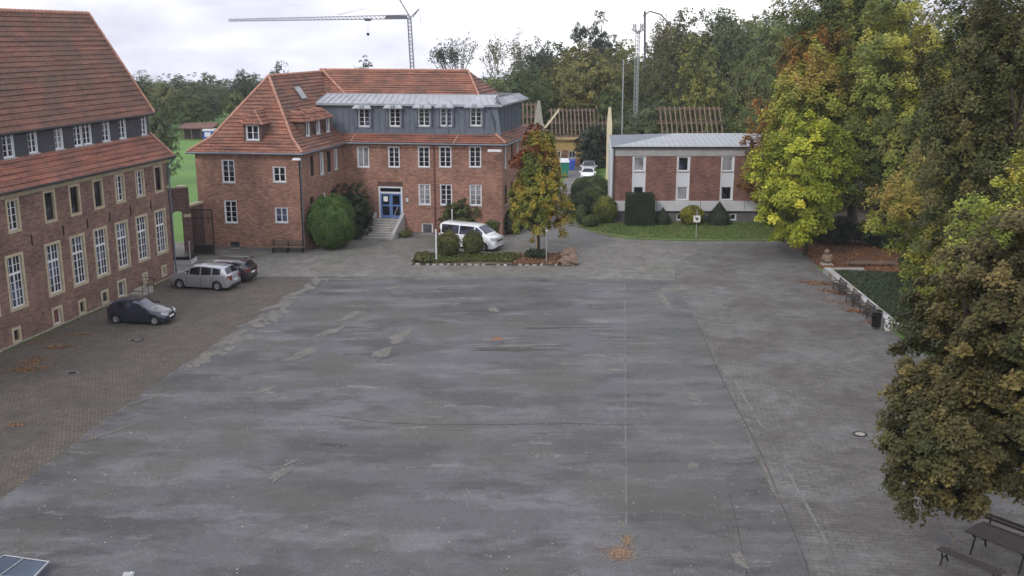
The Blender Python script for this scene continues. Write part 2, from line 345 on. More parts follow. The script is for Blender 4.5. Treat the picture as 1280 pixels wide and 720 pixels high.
def wm(o): return WM.get(o.name, Matrix.Identity(4))
def sub(name, me, parent):
    "a piece in its parent's own space"
    o = bpy.data.objects.new(name, me); COL.objects.link(o); o.parent = parent; return o
def tag(o, label, cat, group=None, kind=None):
    if label: o['label'] = label
    if cat: o['category'] = cat
    if group: o['group'] = group
    if kind: o['kind'] = kind
    return o
def thing(name, label, cat, loc=(0, 0, 0), rz=0, group=None):
    o = bpy.data.objects.new(name, None); COL.objects.link(o); o.location = loc; o.rotation_euler = (0, 0, rz)
    o.empty_display_size = .3
    WM[o.name] = Matrix.Translation(Vector(loc)) @ Matrix.Rotation(rz, 4, 'Z')
    return tag(o, label, cat, group)
def copytree(o, loc=None, rz=None, label=None):
    c = o.copy(); COL.objects.link(c)
    if loc is not None: c.location = loc
    if rz is not None: c.rotation_euler = (0, 0, rz)
    if label: c['label'] = label
    def rec(src, dst):
        for ch in src.children:
            d = ch.copy(); COL.objects.link(d); d.parent = dst; rec(ch, d)
    rec(o, c); return c
class Fr:
    "a plan frame: origin, a to the right along the front, b into the depth"
    def __init__(s, o, a, b): s.o = Vector((o[0], o[1], 0)); s.a = Vector((a[0], a[1], 0)).normalized(); s.b = Vector((b[0], b[1], 0)).normalized()
    def __call__(s, x, y, z=0): return s.o+s.a*x+s.b*y+Vector((0, 0, z))
def wallframe(p0, p1):
    d = Vector((p1[0]-p0[0], p1[1]-p0[1], 0)); l = d.length; d.normalize(); n = Vector((d.y, -d.x, 0)); return d, n, l

def facade(mb, p0, p1, z0, z1, holes=(), depth=.16, mat=0, rmat=0, arch=()):
    "a wall from p0 to p1 (left to right seen from outside) with real openings and their reveals"
    d, n, l = wallframe(p0, p1); p0 = Vector((p0[0], p0[1], 0))
    W = lambda c, z, o=0: p0+d*c+n*o+Vector((0, 0, z))
    H = [(c-w/2, c+w/2, z, z+h) for (c, w, z, h) in holes]
    xs = sorted({0, l, *[h[0] for h in H], *[h[1] for h in H]}); xs = [x for x in xs if 0 <= x <= l]
    for x0, x1 in zip(xs[:-1], xs[1:]):
        if x1-x0 < 1e-5: continue
        cuts = sorted([(h[2], h[3]) for h in H if h[0] < x1-1e-6 and h[1] > x0+1e-6]); z = z0
        for a, b in cuts+[(z1, z1)]:
            a = max(a, z0)
            if a > z+1e-5: mb.face([W(x0, z), W(x1, z), W(x1, a), W(x0, a)], mat, [(x0, z), (x1, z), (x1, a), (x0, a)])
            z = max(z, b)
    for a, b, c, e in H:
        D = -depth-.02; c = max(c, z0)
        for q in (((a, c), (a, e)), ((b, e), (b, c)), ((a, e), (b, e)), ((b, c), (a, c))):
            (xa, za), (xb, zb) = q
            mb.face([W(xa, za), W(xb, zb), W(xb, zb, D), W(xa, za, D)], rmat, [(0, za), (0, zb), (.15, zb), (.15, za)])
WCACHE = {}
def window_meshes(w, h, style):
    k = (round(w, 2), round(h, 2), style)
    if k in WCACHE: return WCACHE[k]
    cas = MB(); fr = MB(); pa = MB(); sill = None
    D = .13
    if style.startswith('stone'):                      # sandstone surround, proud of the brick
        t = .15
        for q in ((-w/2, -w/2+t, 0, h), (w/2-t, w/2, 0, h), (-w/2+t, w/2-t, h-t, h), (-w/2+t, w/2-t, 0, t)):
            cas.box(q[0], q[1], -.035, D+.03, q[2], q[3])
        iw, ih, z0 = w-2*t, h-2*t, t; cm = 'sandstone'
    else:
        t = .07
        for q in ((-w/2, -w/2+t, 0, h), (w/2-t, w/2, 0, h), (-w/2+t, w/2-t, h-t, h), (-w/2+t, w/2-t, 0, t)):
            cas.box(q[0], q[1], D-.09, D+.03, q[2], q[3])
        iw, ih, z0 = w-2*t, h-2*t, t; cm = 'white_paint'
        if 'metal' in style: cm = 'zinc_light'
        if 'dark' in style: cm = 'dark_frame'
    f = .045; y0, y1 = D-.03, D+.02
    def bar(a, b, c, e, yy=0): fr.box(a, b, y0+yy, y1, c, e)
    bar(-iw/2, -iw/2+f, z0, z0+ih); bar(iw/2-f, iw/2, z0, z0+ih); bar(-iw/2+f, iw/2-f, z0, z0+f); bar(-iw/2+f, iw/2-f, z0+ih-f, z0+ih)
    g = .024
    if 'cross' in style:                               # tall casement: mullion, transom, bars
        bar(-.04, .04, z0+f, z0+ih-f); zt = z0+ih*.66; bar(-iw/2+f, -.04, zt-.06, zt+.06); bar(.04, iw/2-f, zt-.06, zt+.06)
        for s in (-1, 1):
            for kk in range(1, 4): z = z0+(zt-z0)*kk/4; bar(min(s*.04, s*(iw/2-f)), max(s*.04, s*(iw/2-f)), z-g/2, z+g/2, .01)
            z = (zt+z0+ih)/2; bar(min(s*.04, s*(iw/2-f)), max(s*.04, s*(iw/2-f)), z-g/2, z+g/2, .01)
            x = s*(iw/4+.01); bar(x-g/2, x+g/2, z0+f, z0+ih-f, .014)
    elif 'grid' in style:
        bar(-.04, .04, z0+f, z0+ih-f)
        for s in (-1, 1):
            for kk in range(1, 4): z = z0+ih*kk/4; bar(min(s*.04, s*(iw/2-f)), max(s*.04, s*(iw/2-f)), z-g/2, z+g/2, .01)
    elif 'pair' in style:
        bar(-.04, .04, z0+f, z0+ih-f)
        z = z0+ih*.5
        for s in (-1, 1): bar(min(s*.04, s*(iw/2-f)), max(s*.04, s*(iw/2-f)), z-g/2, z+g/2, .01)
    elif 'mull' in style:
        bar(-.035, .035, z0+f, z0+ih-f)
    pa.face([(-iw/2, D+.022, z0), (iw/2, D+.022, z0), (iw/2, D+.022, z0+ih), (-iw/2, D+.022, z0+ih)])
    s = MB()
    if not style.startswith('stone'): s.box(-w/2-.05, w/2+.05, -.06, D-.09, -.05, .03)
    fm = 'dark_frame' if 'dark' in style else ('white_paint')
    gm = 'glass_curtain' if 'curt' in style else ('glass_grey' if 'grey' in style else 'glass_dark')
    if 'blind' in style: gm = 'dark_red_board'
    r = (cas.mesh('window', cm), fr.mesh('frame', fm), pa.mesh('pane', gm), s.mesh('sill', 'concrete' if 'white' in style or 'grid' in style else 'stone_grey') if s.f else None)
    WCACHE[k] = r; return r
def window(house, p0, p1, c, w, z, h, style):
    d, n, l = wallframe(p0, p1); pos = Vector((p0[0], p0[1], 0))+d*c+Vector((0, 0, z))
    M = Matrix.Translation(pos) @ Matrix.Rotation(math.atan2(d.y, d.x), 4, 'Z')
    if random.random() < .16 and 'dark' not in style and 'blind' not in style and 'stone' not in style: style += '_curt'
    a, b, g, s = window_meshes(w, h, style)
    o = put('window', a, house, M)
    sub('frame', b, o); sub('pane', g, o)
    if s: sub('sill', s, o)
    return o
def wall_with(house, mbw, p0, p1, z0, z1, wins, mat=0, rmat=0, extra=()):
    facade(mbw, p0, p1, z0, z1, [w[:4] for w in wins]+list(extra), mat=mat, rmat=rmat)
    for (c, w, z, h, st) in wins: window(house, p0, p1, c, w, z, h, st)

def roof(mb, e0, e1, t0, t1, mat=0, course=.34, step=.06, v0=0.0):
    "tile courses: e0-e1 the lower edge, t0-t1 the upper one; each course overlaps the one below"
    e0, e1, t0, t1 = map(Vector, (e0, e1, t0, t1))
    up = ((t0+t1)/2-(e0+e1)/2); H = (e1-e0).normalized()
    nrm = H.cross(up).normalized()
    if nrm.z < 0: nrm = -nrm
    sl = (up-H*up.dot(H)).length; n = max(1, round(sl/course))
    uo = e0
    for k in range(n):
        a, b = k/n, (k+1)/n
        jit = nrm*(step*random.uniform(.8, 1.2))
        A, B, C, D = e0.lerp(t0, a)+jit, e1.lerp(t1, a)+jit, e1.lerp(t1, b), e0.lerp(t0, b)
        U = lambda p: (p-uo).dot(H)
        va, vb = v0+k*.34+.012, v0+(k+1)*.34-.002
        mb.face([A, B, C, D], mat, [(U(A), va), (U(B), va), (U(C), vb), (U(D), vb)])
        A0, B0 = e0.lerp(t0, a), e1.lerp(t1, a)
        mb.face([A0, B0, B, A], mat, [(U(A0), va), (U(B0), va), (U(B), va+.01), (U(A), va+.01)])
def ridgecap(house, pts, r=.11, mat='ridge_clay', name='ridge_cap'):
    mb = MB()
    for a, b in zip(pts[:-1], pts[1:]):
        a, b = Vector(a), Vector(b); n = max(1, round((b-a).length/.42))
        for k in range(n):
            mb.tube(a.lerp(b, k/n), a.lerp(b, (k+1)/n), r*1.1, r*.9, 7)
    return mb.build(name, mat, house)
def sheet(name, pts, z, mat, jit=0, seg=1.2, kind='structure', parent=None):
    pts = [Vector((p[0], p[1], z)) for p in pts]; out = []
    for a, b in zip(pts, pts[1:]+pts[:1]):
        n = max(1, int((b-a).length/seg)) if jit else 1
        for k in range(n):
            p = a.lerp(b, k/n)
            if jit and k: p = p+Vector((random.uniform(-jit, jit), random.uniform(-jit, jit), 0))
            out.append(p)
    mb = MB(); mb.face(out, 0, [(p.x, p.y) for p in out]); o = mb.build(name, mat, parent)
    if kind: o['kind'] = kind
    return o

# ------------------------------------------------------------------ ground
gmb = MB(); ys_ = [-60, 250, 270, 300, 360, 430]; zs_ = [-.02, -.02, -.5, -2.0, -5.6, -10.0]
for a_, b_, za_, zb_ in zip(ys_[:-1], ys_[1:], zs_[:-1], zs_[1:]): gmb.face([(-430, a_, za_), (430, a_, za_), (430, b_, zb_), (-430, b_, zb_)])
tag(gmb.build('ground', 'grass_meadow'), None, None, None, 'structure')
PV = lambda L_: [P(*q) for q in L_]
G0 = P(218, 345)
sheet('paving', [(-46, 2), (34, 2), (34, 40), P(1150, 440), P(1112, 411), P(1068, 372), P(1029, 340), P(1005, 315), P(985, 301), P(930, 301.5), P(840, 301), P(792, 299), P(765, 296.5), P(742, 291), P(725, 283), P(660, 283), P(640, 287), (-1, 86), (-18, 92), (-30, 82), (-34, 74), (-46, 50)], -.004, 'cobbles_grey', .08)
sheet('pavement', [P(842, 352), P(846, 330), P(880, 306), P(985, 303), P(1005, 316), P(1028, 341), P(1066, 373), P(1112, 412), P(1150, 441), (33, 40), (33, 3), (8.5, 3), P(1012, 715), P(945, 565), P(888, 430)], .004, 'pavers', .05)
sheet('cobbled_lane', [P(0, 440), P(218, 345), P(394, 346), P(330, 390), P(208, 471), P(120, 533), P(32, 600), P(-60, 672), (-20, 3), (-46, 3), (-38, 30)], .004, 'cobbles_brown', .05)
court = [P(396, 346), P(470, 346), P(560, 347), P(660, 347), P(786, 349), P(788, 430), P(793, 520), P(797, 610), P(800, 670), (3.4, 10), (3.4, 3), (-20, 3), P(-60, 672), P(32, 600), P(120, 533), P(208, 471), P(268, 430), P(330, 390)]
sheet('asphalt', court, .008, 'asphalt', .12, .55)
sheet('asphalt_strip', [P(782.5, 349), P(842, 350), P(862, 385), P(886, 430), P(912, 490), P(942, 562), P(972, 630), P(1000, 690), P(1010, 720), (6.3, 10), (5, 3), (3.02, 3), (3.02, 10), P(784.5, 670), P(783.5, 610), P(783.5, 520), P(782.5, 430)], .012, 'asphalt_strip', .02, .6)
sheet('road', [P(640, 296), P(660, 289), P(690, 262), P(700, 240), P(706, 222), P(700, 206), P(690, 196), P(735, 196), P(742, 214), P(728, 224), P(716, 254), P(716, 275), P(728, 286), P(765, 298), P(735, 306)], .010, 'road', .05)
sheet('lawn', [P(716, 276), P(765, 262), P(1040, 262), P(1040, 296), P(1000, 299), P(985, 300.5), P(930, 301), P(840, 300.5), P(792, 298.5), P(765, 296), P(742, 290.5), P(725, 283)], .014, 'grass_lawn', .08)
sheet('footpath', [P(985, 302.5), P(988, 299.5), P(1010, 294), P(1060, 290), P(1060, 294), P(1009, 299)], .018, 'road')
sheet('leaf_ground', [P(985, 303.5), P(1008, 299.5), P(1060, 296), P(1250, 300), P(1280, 345), P(1130, 344), P(1030, 339), P(1003, 316)], .012, 'leaf_litter', .15)
sheet('paving', [P(629, 293), P(660, 287), P(690, 262), P(702, 235), P(698, 196), P(660, 196), P(640, 240)], .006, 'cobbles_grey')
sheet('woodland_floor', [P(1012, 296), P(1012, 262), P(1040, 225), P(1500, 225), P(1500, 330), P(1250, 301), P(1060, 295)], .008, 'soil')
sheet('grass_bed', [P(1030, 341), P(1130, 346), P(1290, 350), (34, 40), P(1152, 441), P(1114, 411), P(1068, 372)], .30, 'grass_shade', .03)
# court details: seams, cracks, worn patches
def ribbon(name, pts, wd, z, mat, jit=.04, kind='structure'):
    mb = MB(); pts = [Vector((p[0], p[1], z)) for p in pts]; fine = []
    for a, b in zip(pts[:-1], pts[1:]):
        n = max(1, int((b-a).length/.35))
        fine += [a.lerp(b, k/n)+Vector((random.uniform(-jit, jit), random.uniform(-jit, jit), 0)) for k in range(n)]
    fine.append(pts[-1]); prev = None
    for i, p in enumerate(fine):
        d = (fine[min(i+1, len(fine)-1)]-fine[max(i-1, 0)]).normalized(); n = Vector((-d.y, d.x, 0))*wd/2*random.uniform(.35, 1.3)
        cur = (p-n, p+n)
        if prev: mb.face([prev[0], cur[0], cur[1], prev[1]])
        prev = cur
    o = mb.build(name, mat); o['kind'] = kind; return o
def blob(name, px, py, rx, ry, z, mat, rot=0, n=22, rough=.35):
    c = P(px, py); pts = []
    ph = [random.uniform(0, 6.3) for _ in range(4)]
    for k in range(n):
        t = 2*math.pi*k/n; r = 1+rough*(.5*math.sin(2*t+ph[0])+.35*math.sin(3*t+ph[1])+.3*math.sin(5*t+ph[2])+.2*math.sin(9*t+ph[3]))*.8
        x, y = rx*r*math.cos(t), ry*r*math.sin(t); pts.append((c.x+x*math.cos(rot)-y*math.sin(rot), c.y+x*math.sin(rot)+y*math.cos(rot)))
    return sheet(name, pts, z, mat)
ribbon('pavement_seam', [P(781, 352), P(781.5, 430), P(782, 520), P(782.5, 600), P(783, 664)], .07, .014, 'seam_pale', .015)
ribbon('pavement_seam', [P(398, 519), P(430, 522), P(470, 528), P(520, 530.5), P(600, 531), P(690, 530), P(783, 530.5), P(835, 530)], .07, .016, 'crack_dirt', .03)
ribbon('pavement_seam', [P(500, 531), P(540, 533), P(610, 533), P(640, 532)], .07, .018, 'worn_aggregate', .03)
ribbon('pavement_seam', [P(402, 348), P(600, 349), P(840, 351)], .16, .013, 'worn_aggregate', .05)
ribbon('pavement_seam', [P(912, 618), P(922, 660), P(934, 720)], .05, .016, 'crack_dirt', .01)
ribbon('pavement_seam', [P(870, 400), P(905, 480), P(948, 560), P(1003, 690), P(1012, 719)], .05, .015, 'crack_dirt', .025)
ribbon('pavement_seam', [P(915, 470), P(985, 590), P(1040, 690), P(1052, 719)], .10, .016, 'seam_pale', .012)
ribbon('pavement_seam', [P(420, 408), P(470, 411), P(520, 404), P(560, 403)], .12, .013, 'crack_dirt', .06)
ribbon('pavement_seam', [P(430, 443), P(500, 442), P(470, 452)], .12, .013, 'crack_dirt', .06)
ribbon('pavement_seam', [P(540, 391), P(620, 388), P(700, 386)], .09, .013, 'crack_dirt', .06)
for (px, py, rx, ry, rot) in ((440, 364, 1.6, .35, .1), (492, 360, .8, .3, .5), (438, 395, .35, 1.2, -.4), (455, 400, .3, .9, -.3), (413, 415, .35, 1.3, -.4), (500, 421, .4, 1.5, -.35), (378, 443, .4, 1.3, -.5), (478, 441, .45, .9, -.5), (617, 387, .22, .8, .2), (572, 361, .9, .22, 0), (455, 349, 1.6, .3, .2), (530, 349, .7, .25, .3), (625, 424, 1.2, .35, 0), (660, 432, 1.7, .25, .05),
                          (352, 592, .22, .9, -.35), (364, 578, .12, .4, -.4), (770, 463, .5, .2, 0), (330, 488, .25, .8, -.5), (560, 536, 1.0, .05, 0), (868, 497, .25, .6, .3), (893, 555, .12, .5, .3), (925, 700, .2, .55, .25), (777, 655, .1, .3, 0), (404, 349, 1.5, .2, 0), (372, 366, .35, 1.4, -.45), (345, 383, .3, 1.5, -.5), (318, 402, .25, 1.2, -.5), (292, 420, .3, 1.2, -.5), (262, 444, .3, .9, -.5), (190, 497, .1, 1.4, -.62), (140, 540, .08, 1.3, -.62), (830, 375, .3, 1.8, 0), (800, 395, 1.3, .2, 0), (805, 430, 1.0, .16, 0), (770, 425, 1.0, .12, 0), (838, 362, .8, .6, 0), (866, 582, .2, .3, 0), (795, 600, .25, .1, 0)):
    blob('worn_patch', px, py, rx, ry, .020, 'worn_aggregate', rot, 26, .55)
for (px, py, rx, ry) in ((640, 437, 2.4, .25), (700, 410, 2.0, .16), (420, 556, .45, .2), (404, 545, .4, .15), (705, 660, .6, .22), (895, 600, .25, .6), (972, 610, .2, .6)):
    0 if (px, py) in ((404, 545), (895, 600), (972, 610), (705, 660)) else blob('damp_patch', px, py, rx, ry, .0185, 'crack_dirt', 0, 40, .8)
gq = np.random.default_rng(5)
for k in range(46):                                       # crumbling edge of the old surface
    t_ = gq.random()**.8; a_ = P(392, 349).lerp(P(215, 470), t_); off_ = gq.random()*1.1
    q_ = a_+Vector((.95, .25, 0))*(.15+off_); n_ = 18; sz = gq.uniform(.12, .42); ph = gq.random(3)*6
    sheet('worn_patch', [(q_.x+sz*(1+.3*math.sin(3*a+ph[0])+.2*math.sin(5*a+ph[1]))*math.cos(a)*.8-sz*1.6*math.sin(a)*.35, q_.y+sz*1.9*(1+.3*math.sin(2*a+ph[2]))*math.sin(a)) for a in np.linspace(0, 6.283, n_, endpoint=False)], .0201+.0002*k, 'worn_aggregate')
0 and sheet('repair_patch', [P(762, 571), P(781, 571), P(781, 585), P(762, 586)], .012, 'crack_dirt', .03, .4)
sheet('repair_patch', [P(958, 640), P(985, 628), P(1015, 719), P(950, 719)], .0125, 'asphalt_strip', .06, .4)

# ------------------------------------------------------------------ foliage
def crown_mesh(name, seed, n, leaf, rad, mat, lobes=16, flat=1.0, bottom=-1.0, clump=.11, sub_c=18, gap=.0, shape=None, lobe_r=(.30, .48), cone=0, lpow=.55):
    "leaves gathered in clumps on the skins of overlapping lobes inside an ellipsoid of radii rad"
    g = np.random.default_rng(seed)
    d = g.normal(size=(lobes, 3)); d /= np.linalg.norm(d, axis=1)[:, None]
    lc = d*(g.random(lobes)**lpow)[:, None]*.68; lc[:, 2] = np.maximum(lc[:, 2], bottom*.6)
    if cone: lc[:, 2] = g.random(lobes)*1.5-.8; sc = (1-(lc[:, 2]+.8)/1.7)**.8*.8+.08; lc[:, :2] = d[:, :2]/np.maximum(.3, np.linalg.norm(d[:, :2], axis=1))[:, None]*(sc*.75)[:, None]
    lr = g.uniform(*lobe_r, size=lobes)
    if cone: lr = lr*(.45+.75*(1-(lc[:, 2]+.8)/1.7))
    nc = lobes*sub_c; li = np.repeat(np.arange(lobes), sub_c)
    cd = g.normal(size=(nc, 3)); cd[:, 2] = cd[:, 2]*.9+.25; cd /= np.linalg.norm(cd, axis=1)[:, None]
    cc = lc[li]+cd*(lr[li]*g.uniform(.78, 1.08, nc))[:, None]
    ct = np.clip(g.normal(.42, .20, nc)+g.normal(0, .12, lobes)[li], 0, 1); cr = clump*g.uniform(.6, 1.35, nc)
    k = g.integers(0, nc, n)
    if gap: keep = g.random(nc) > gap; k = np.where(keep)[0][g.integers(0, keep.sum(), n)]
    off = g.normal(size=(n, 3)); off /= (np.linalg.norm(off, axis=1)[:, None]+1e-6); off *= (g.random(n)**.45)[:, None]*1.55*cr[k][:, None]; off *= np.array([1, 1, .55*flat]); off[:, 2] -= .35*(off[:, 0]**2+off[:, 1]**2)/np.maximum(cr[k], 1e-3)
    p = cc[k]+off
    if bottom > -1: p[:, 2] = np.maximum(p[:, 2], bottom+g.random(n)*.12)
    p = p*np.array(rad)
    out = p/np.array(rad); out /= (np.linalg.norm(out, axis=1)[:, None]+1e-6)
    nr = out*.40+cd[k]*.30+np.array([0, 0, .75])+g.normal(size=(n, 3))*.45; nr /= np.linalg.norm(nr, axis=1)[:, None]
    ref = g.normal(size=(n, 3)); a = np.cross(nr, ref); a /= (np.linalg.norm(a, axis=1)[:, None]+1e-6); b = np.cross(nr, a)
    s = leaf*g.uniform(.6, 1.35, n)[:, None]
    V = np.stack([p-a*s*.55, p-b*s*.34+a*s*.05, p+a*s*.6, p+b*s*.34+a*s*.05], 1).reshape(-1, 3)
    tint = np.clip(ct[k]+g.normal(0, .10, n)+off[:, 2]/cr[k]*.0, 0, 1)
    return leafquads(name, V, np.repeat(tint, 4), mat)
def leafquads(name, V, tint, mat):
    n = len(V)//4; me = bpy.data.meshes.new(name)
    me.vertices.add(n*4); me.vertices.foreach_set('co', V.astype(np.float32).ravel())
    me.loops.add(n*4); me.loops.foreach_set('vertex_index', np.arange(n*4, dtype=np.int32))
    me.polygons.add(n); me.polygons.foreach_set('loop_start', np.arange(0, n*4, 4, dtype=np.int32)); me.polygons.foreach_set('loop_total', np.full(n, 4, dtype=np.int32))
    at_ = me.attributes.new('tint', 'FLOAT', 'POINT'); at_.data.foreach_set('value', tint.astype(np.float32))
    me.materials.append(MATS[mat]); me.update(calc_edges=True); return me
def limb(mb, p, q, r0, r1, n=7, seg=4, wob=.08):
    p, q = Vector(p), Vector(q); l = (q-p).length; prev = p
    for k in range(1, seg+1):
        t = k/seg; c = p.lerp(q, t)+(Vector((random.uniform(-1, 1), random.uniform(-1, 1), random.uniform(-.4, .4)))*l*wob if k < seg else Vector())
        mb.tube(prev, c, r0+(r1-r0)*(k-1)/seg, r0+(r1-r0)*t, n, caps=False); prev = c
    return prev
def trunk_mesh(h, r, crown_c, crown_r, limbs=7, mat='bark', n=8):
    mb = MB(); top = limb(mb, (0, 0, -.1), (crown_c[0]*.5, crown_c[1]*.5, h), r, r*.62, n, 5, .02)
    mb.tube((0, 0, -.1), (0, 0, r*1.2), r*1.55, r*.98, n, caps=False)
    for i in range(limbs):
        t = 2*math.pi*i/limbs+random.uniform(-.4, .4); el = random.uniform(.15, 1.3)
        q = Vector((crown_c[0]+crown_r[0]*.72*math.cos(t)*math.cos(el), crown_c[1]+crown_r[1]*.72*math.sin(t)*math.cos(el), crown_c[2]+crown_r[2]*.72*math.sin(el)*random.uniform(.3, 1)))
        b0 = top.lerp(Vector((0, 0, h*.6)), random.uniform(0, .6)); limb(mb, b0, q, r*.42, r*.10, 6, 4, .07)
    limb(mb, top, (crown_c[0], crown_c[1], crown_c[2]+crown_r[2]*.6), r*.6, r*.12, 6, 4, .04)
    return mb.mesh('trunk', mat, True)
TEMPL = {}
def templ(kind, i, mat):
    k = (kind, i, mat)
    if k not in TEMPL:
        if kind == 'round': TEMPL[k] = crown_mesh('crown', 50+i, 9500, .055, (1, 1, 1), mat, 15, sub_c=22, clump=.085)
        if kind == 'tall': TEMPL[k] = crown_mesh('crown', 80+i, 9000, .05, (1, 1, 1), mat, 14, sub_c=20, clump=.08, cone=1)
        if kind == 'pine': TEMPL[k] = crown_mesh('crown', 90+i, 6500, .05, (1, 1, 1), mat, 11, sub_c=12, clump=.10, flat=.5, lobe_r=(.2, .32), gap=.25)
        if kind == 'thin': TEMPL[k] = crown_mesh('crown', 95+i, 3800, .035, (1, 1, 1), mat, 12, sub_c=26, clump=.06, gap=.35)
    return TEMPL[k]
def bg_tree(name, label, px, ytop, D, wpx, kind, i, mat, cb=.12, group=None, yaw=None, bark='bark', depth=1.0):
    x = (px-640)/FPX*D*1.0; base = at(px, 200, D); top = at(px, ytop, D).z; R = wpx/2/FPX*D
    t = thing(name, label, 'tree', (base.x, D, 0), yaw if yaw is not None else random.uniform(0, 6), group)
    cz0 = top*cb; rz = (top-cz0)/2; cz = (top+cz0)/2
    mb = MB(); limb(mb, (0, 0, 0), (0, 0, cz+rz*.5), max(.16, R*.06), .07, 6, 4, .02)
    for k in range(6):
        a = random.uniform(0, 6.3); limb(mb, (0, 0, cz-rz*random.uniform(0, .8)), (R*.7*math.cos(a), R*.7*math.sin(a), cz+rz*random.uniform(-.2, .7)), R*.03, .03, 5, 3, .06)
    sub('trunk', mb.mesh('trunk', bark, True), t)
    c = sub('crown', templ(kind, i, mat), t); c.location = (0, 0, cz); c.scale = (R*1.12, R*1.12*depth, rz*1.08)
    return t
def shrub(name, label, c, rad, mat, n=5000, leaf=.09, seed=0, flat_bottom=True, cat='shrub', lobes=14, clump=.1, box=False, conic=False, group=None, round_=False):
    "a clipped or loose shrub: a dark twig core and leaves on its outside"
    t = thing(name, label, cat, (c[0], c[1], 0), 0, group); g = np.random.default_rng(seed+11)
    if box or conic or round_:
        u = g.uniform(-1, 1, (n, 3)); ax = g.integers(0, 3, n); sg = np.sign(g.random(n)-.45)
        if round_:
            dd = g.normal(size=(n, 3)); dd /= np.linalg.norm(dd, axis=1)[:, None]; dd[:, 2] = np.maximum(dd[:, 2], -.93); bl = 1+.07*np.sin(dd[:, 0]*5+seed)*np.cos(dd[:, 2]*6+seed)+.05*np.sin(dd[:, 1]*9+dd[:, 2]*7); u = dd*(bl*(1-np.abs(g.normal(0, .05, n))+(g.random(n) < .10)*g.uniform(0, .11, n)+.05*np.sin(dd[:, 0]*13+seed)*np.sin(dd[:, 2]*11+dd[:, 1]*12))*.97)[:, None]; nr = dd.copy()
        elif box:
            u[np.arange(n), ax] = sg*g.uniform(.93, 1.03, n)
            taper = 1-.06*(u[:, 2]+1)/2; u[:, 0] *= taper; u[:, 1] *= taper; nr = np.zeros((n, 3)); nr[np.arange(n), ax] = sg
        else:
            a = g.uniform(0, 6.283, n); z = g.uniform(-1, 1, n)**1; zz = 1-np.sqrt(g.random(n))*2*1.0; zz = np.clip(zz, -1, 1)
            prof = np.where(zz > -.35, (1-zz)/1.35, 1-.12*(-.35-zz)/.65)*g.uniform(.94, 1.03, n); u = np.stack([np.cos(a)*prof, np.sin(a)*prof, zz], 1); nr = np.stack([np.cos(a), np.sin(a), np.full(n, .5)], 1)
        p = u*np.array(rad)*(1+.04*np.sin(u[:, [1]]*7+seed)*np.cos(u[:, [0]]*5)); p[:, 2] += rad[2]
        nr = nr+g.normal(size=(n, 3))*.6; nr /= np.linalg.norm(nr, axis=1)[:, None]
        a_ = np.cross(nr, g.normal(size=(n, 3))); a_ /= np.linalg.norm(a_, axis=1)[:, None]; b_ = np.cross(nr, a_); s = leaf*g.uniform(.6, 1.3, n)[:, None]
        V = np.stack([p-a_*s*.5, p-b_*s*.34, p+a_*s*.5, p+b_*s*.34], 1).reshape(-1, 3)
        clt = .5+.28*np.sin(p[:, 0]*3.1+seed)*np.cos(p[:, 2]*2.7+seed*2); me = leafquads('foliage', V, np.repeat(np.clip(clt+g.normal(0, .14, n), 0, 1), 4), mat)
        core = (.9, .86)
    else:
        me = crown_mesh('foliage', seed+200, n, leaf, rad, mat, lobes, bottom=-.92, clump=clump, sub_c=24, lobe_r=(.42, .6), lpow=.6); V = None
        core = (.62, .6)
    f = sub('foliage', me, t)
    if V is None: f.location = (0, 0, rad[2]*.9)
    mb = MB()
    if box: mb.box(-rad[0]*.86, rad[0]*.86, -rad[1]*.8, rad[1]*.8, .05, rad[2]*1.9)
    elif round_: mb.lathe([(.02, .04)]+[(rad[0]*.86*math.sin(a_), rad[2]*(1-.86*math.cos(a_))) for a_ in (.5, .9, 1.3, 1.57, 1.9, 2.3, 2.7)]+[(.01, rad[2]*1.86)], 14)
    elif conic: mb.lathe([(rad[0]*.84, .03), (rad[0]*.9, rad[2]*.62), (rad[0]*.42, rad[2]*1.35), (.02, rad[2]*1.86)], 12)
    else:
        for k in range(9):
            a = 2.4*k; mb.tube((0, 0, 0), (rad[0]*.6*math.cos(a), rad[1]*.6*math.sin(a), rad[2]*random.uniform(.8, 1.5)), .05, .02, 5)
    sub('twigs', mb.mesh('twigs', 'leaf_core' if (box or conic or round_) else 'bark'), t)
    return t
plain('leaf_core', (.016, .022, .012), .95, 0, .3, 4)

# ------------------------------------------------------------------ left building: old brick house with a slate storey in its roof
A = P(0, 440); B = P(218, 345); U = (B-A).normalized(); V = Vector((-U.y, U.x, 0)); LAB = (B-A).length
BACK = 16.0; A2 = A-U*BACK; WID = 8.0
h = thing('brick_house', 'long old brick building on the left with stone-framed windows and a slate-hung attic storey', 'house', tuple(B))
N0 = B+V*WID
S2 = A2+V*WID
wm_ = MB(); wins = []
for i in range(-5, 7):                                   # seven upper windows in view, more beyond the frame
    c = BACK+2.95+2.42*i+(0 if i > -1 else -.6)
    if i >= 0: c = BACK+[5.49, 7.9, 10.31, 12.72, 15.1, 17.45][i] if i < 6 else None
    if i == -1: c = BACK+2.3
    if c is None: continue
    wins.append((c, 1.12, 6.1, 1.88, 'stone_dark' if i in (0, 1, 2, 5) else 'stone_grid'))
for i, c in enumerate([-10.1, -7.6, -5.1, -2.7, -.35, 1.95, 5.34, 7.72, 10.1, 12.48, 14.88, 17.25]):
    wins.append((BACK+c, 1.52, 1.86, 3.12, 'stone_cross'))
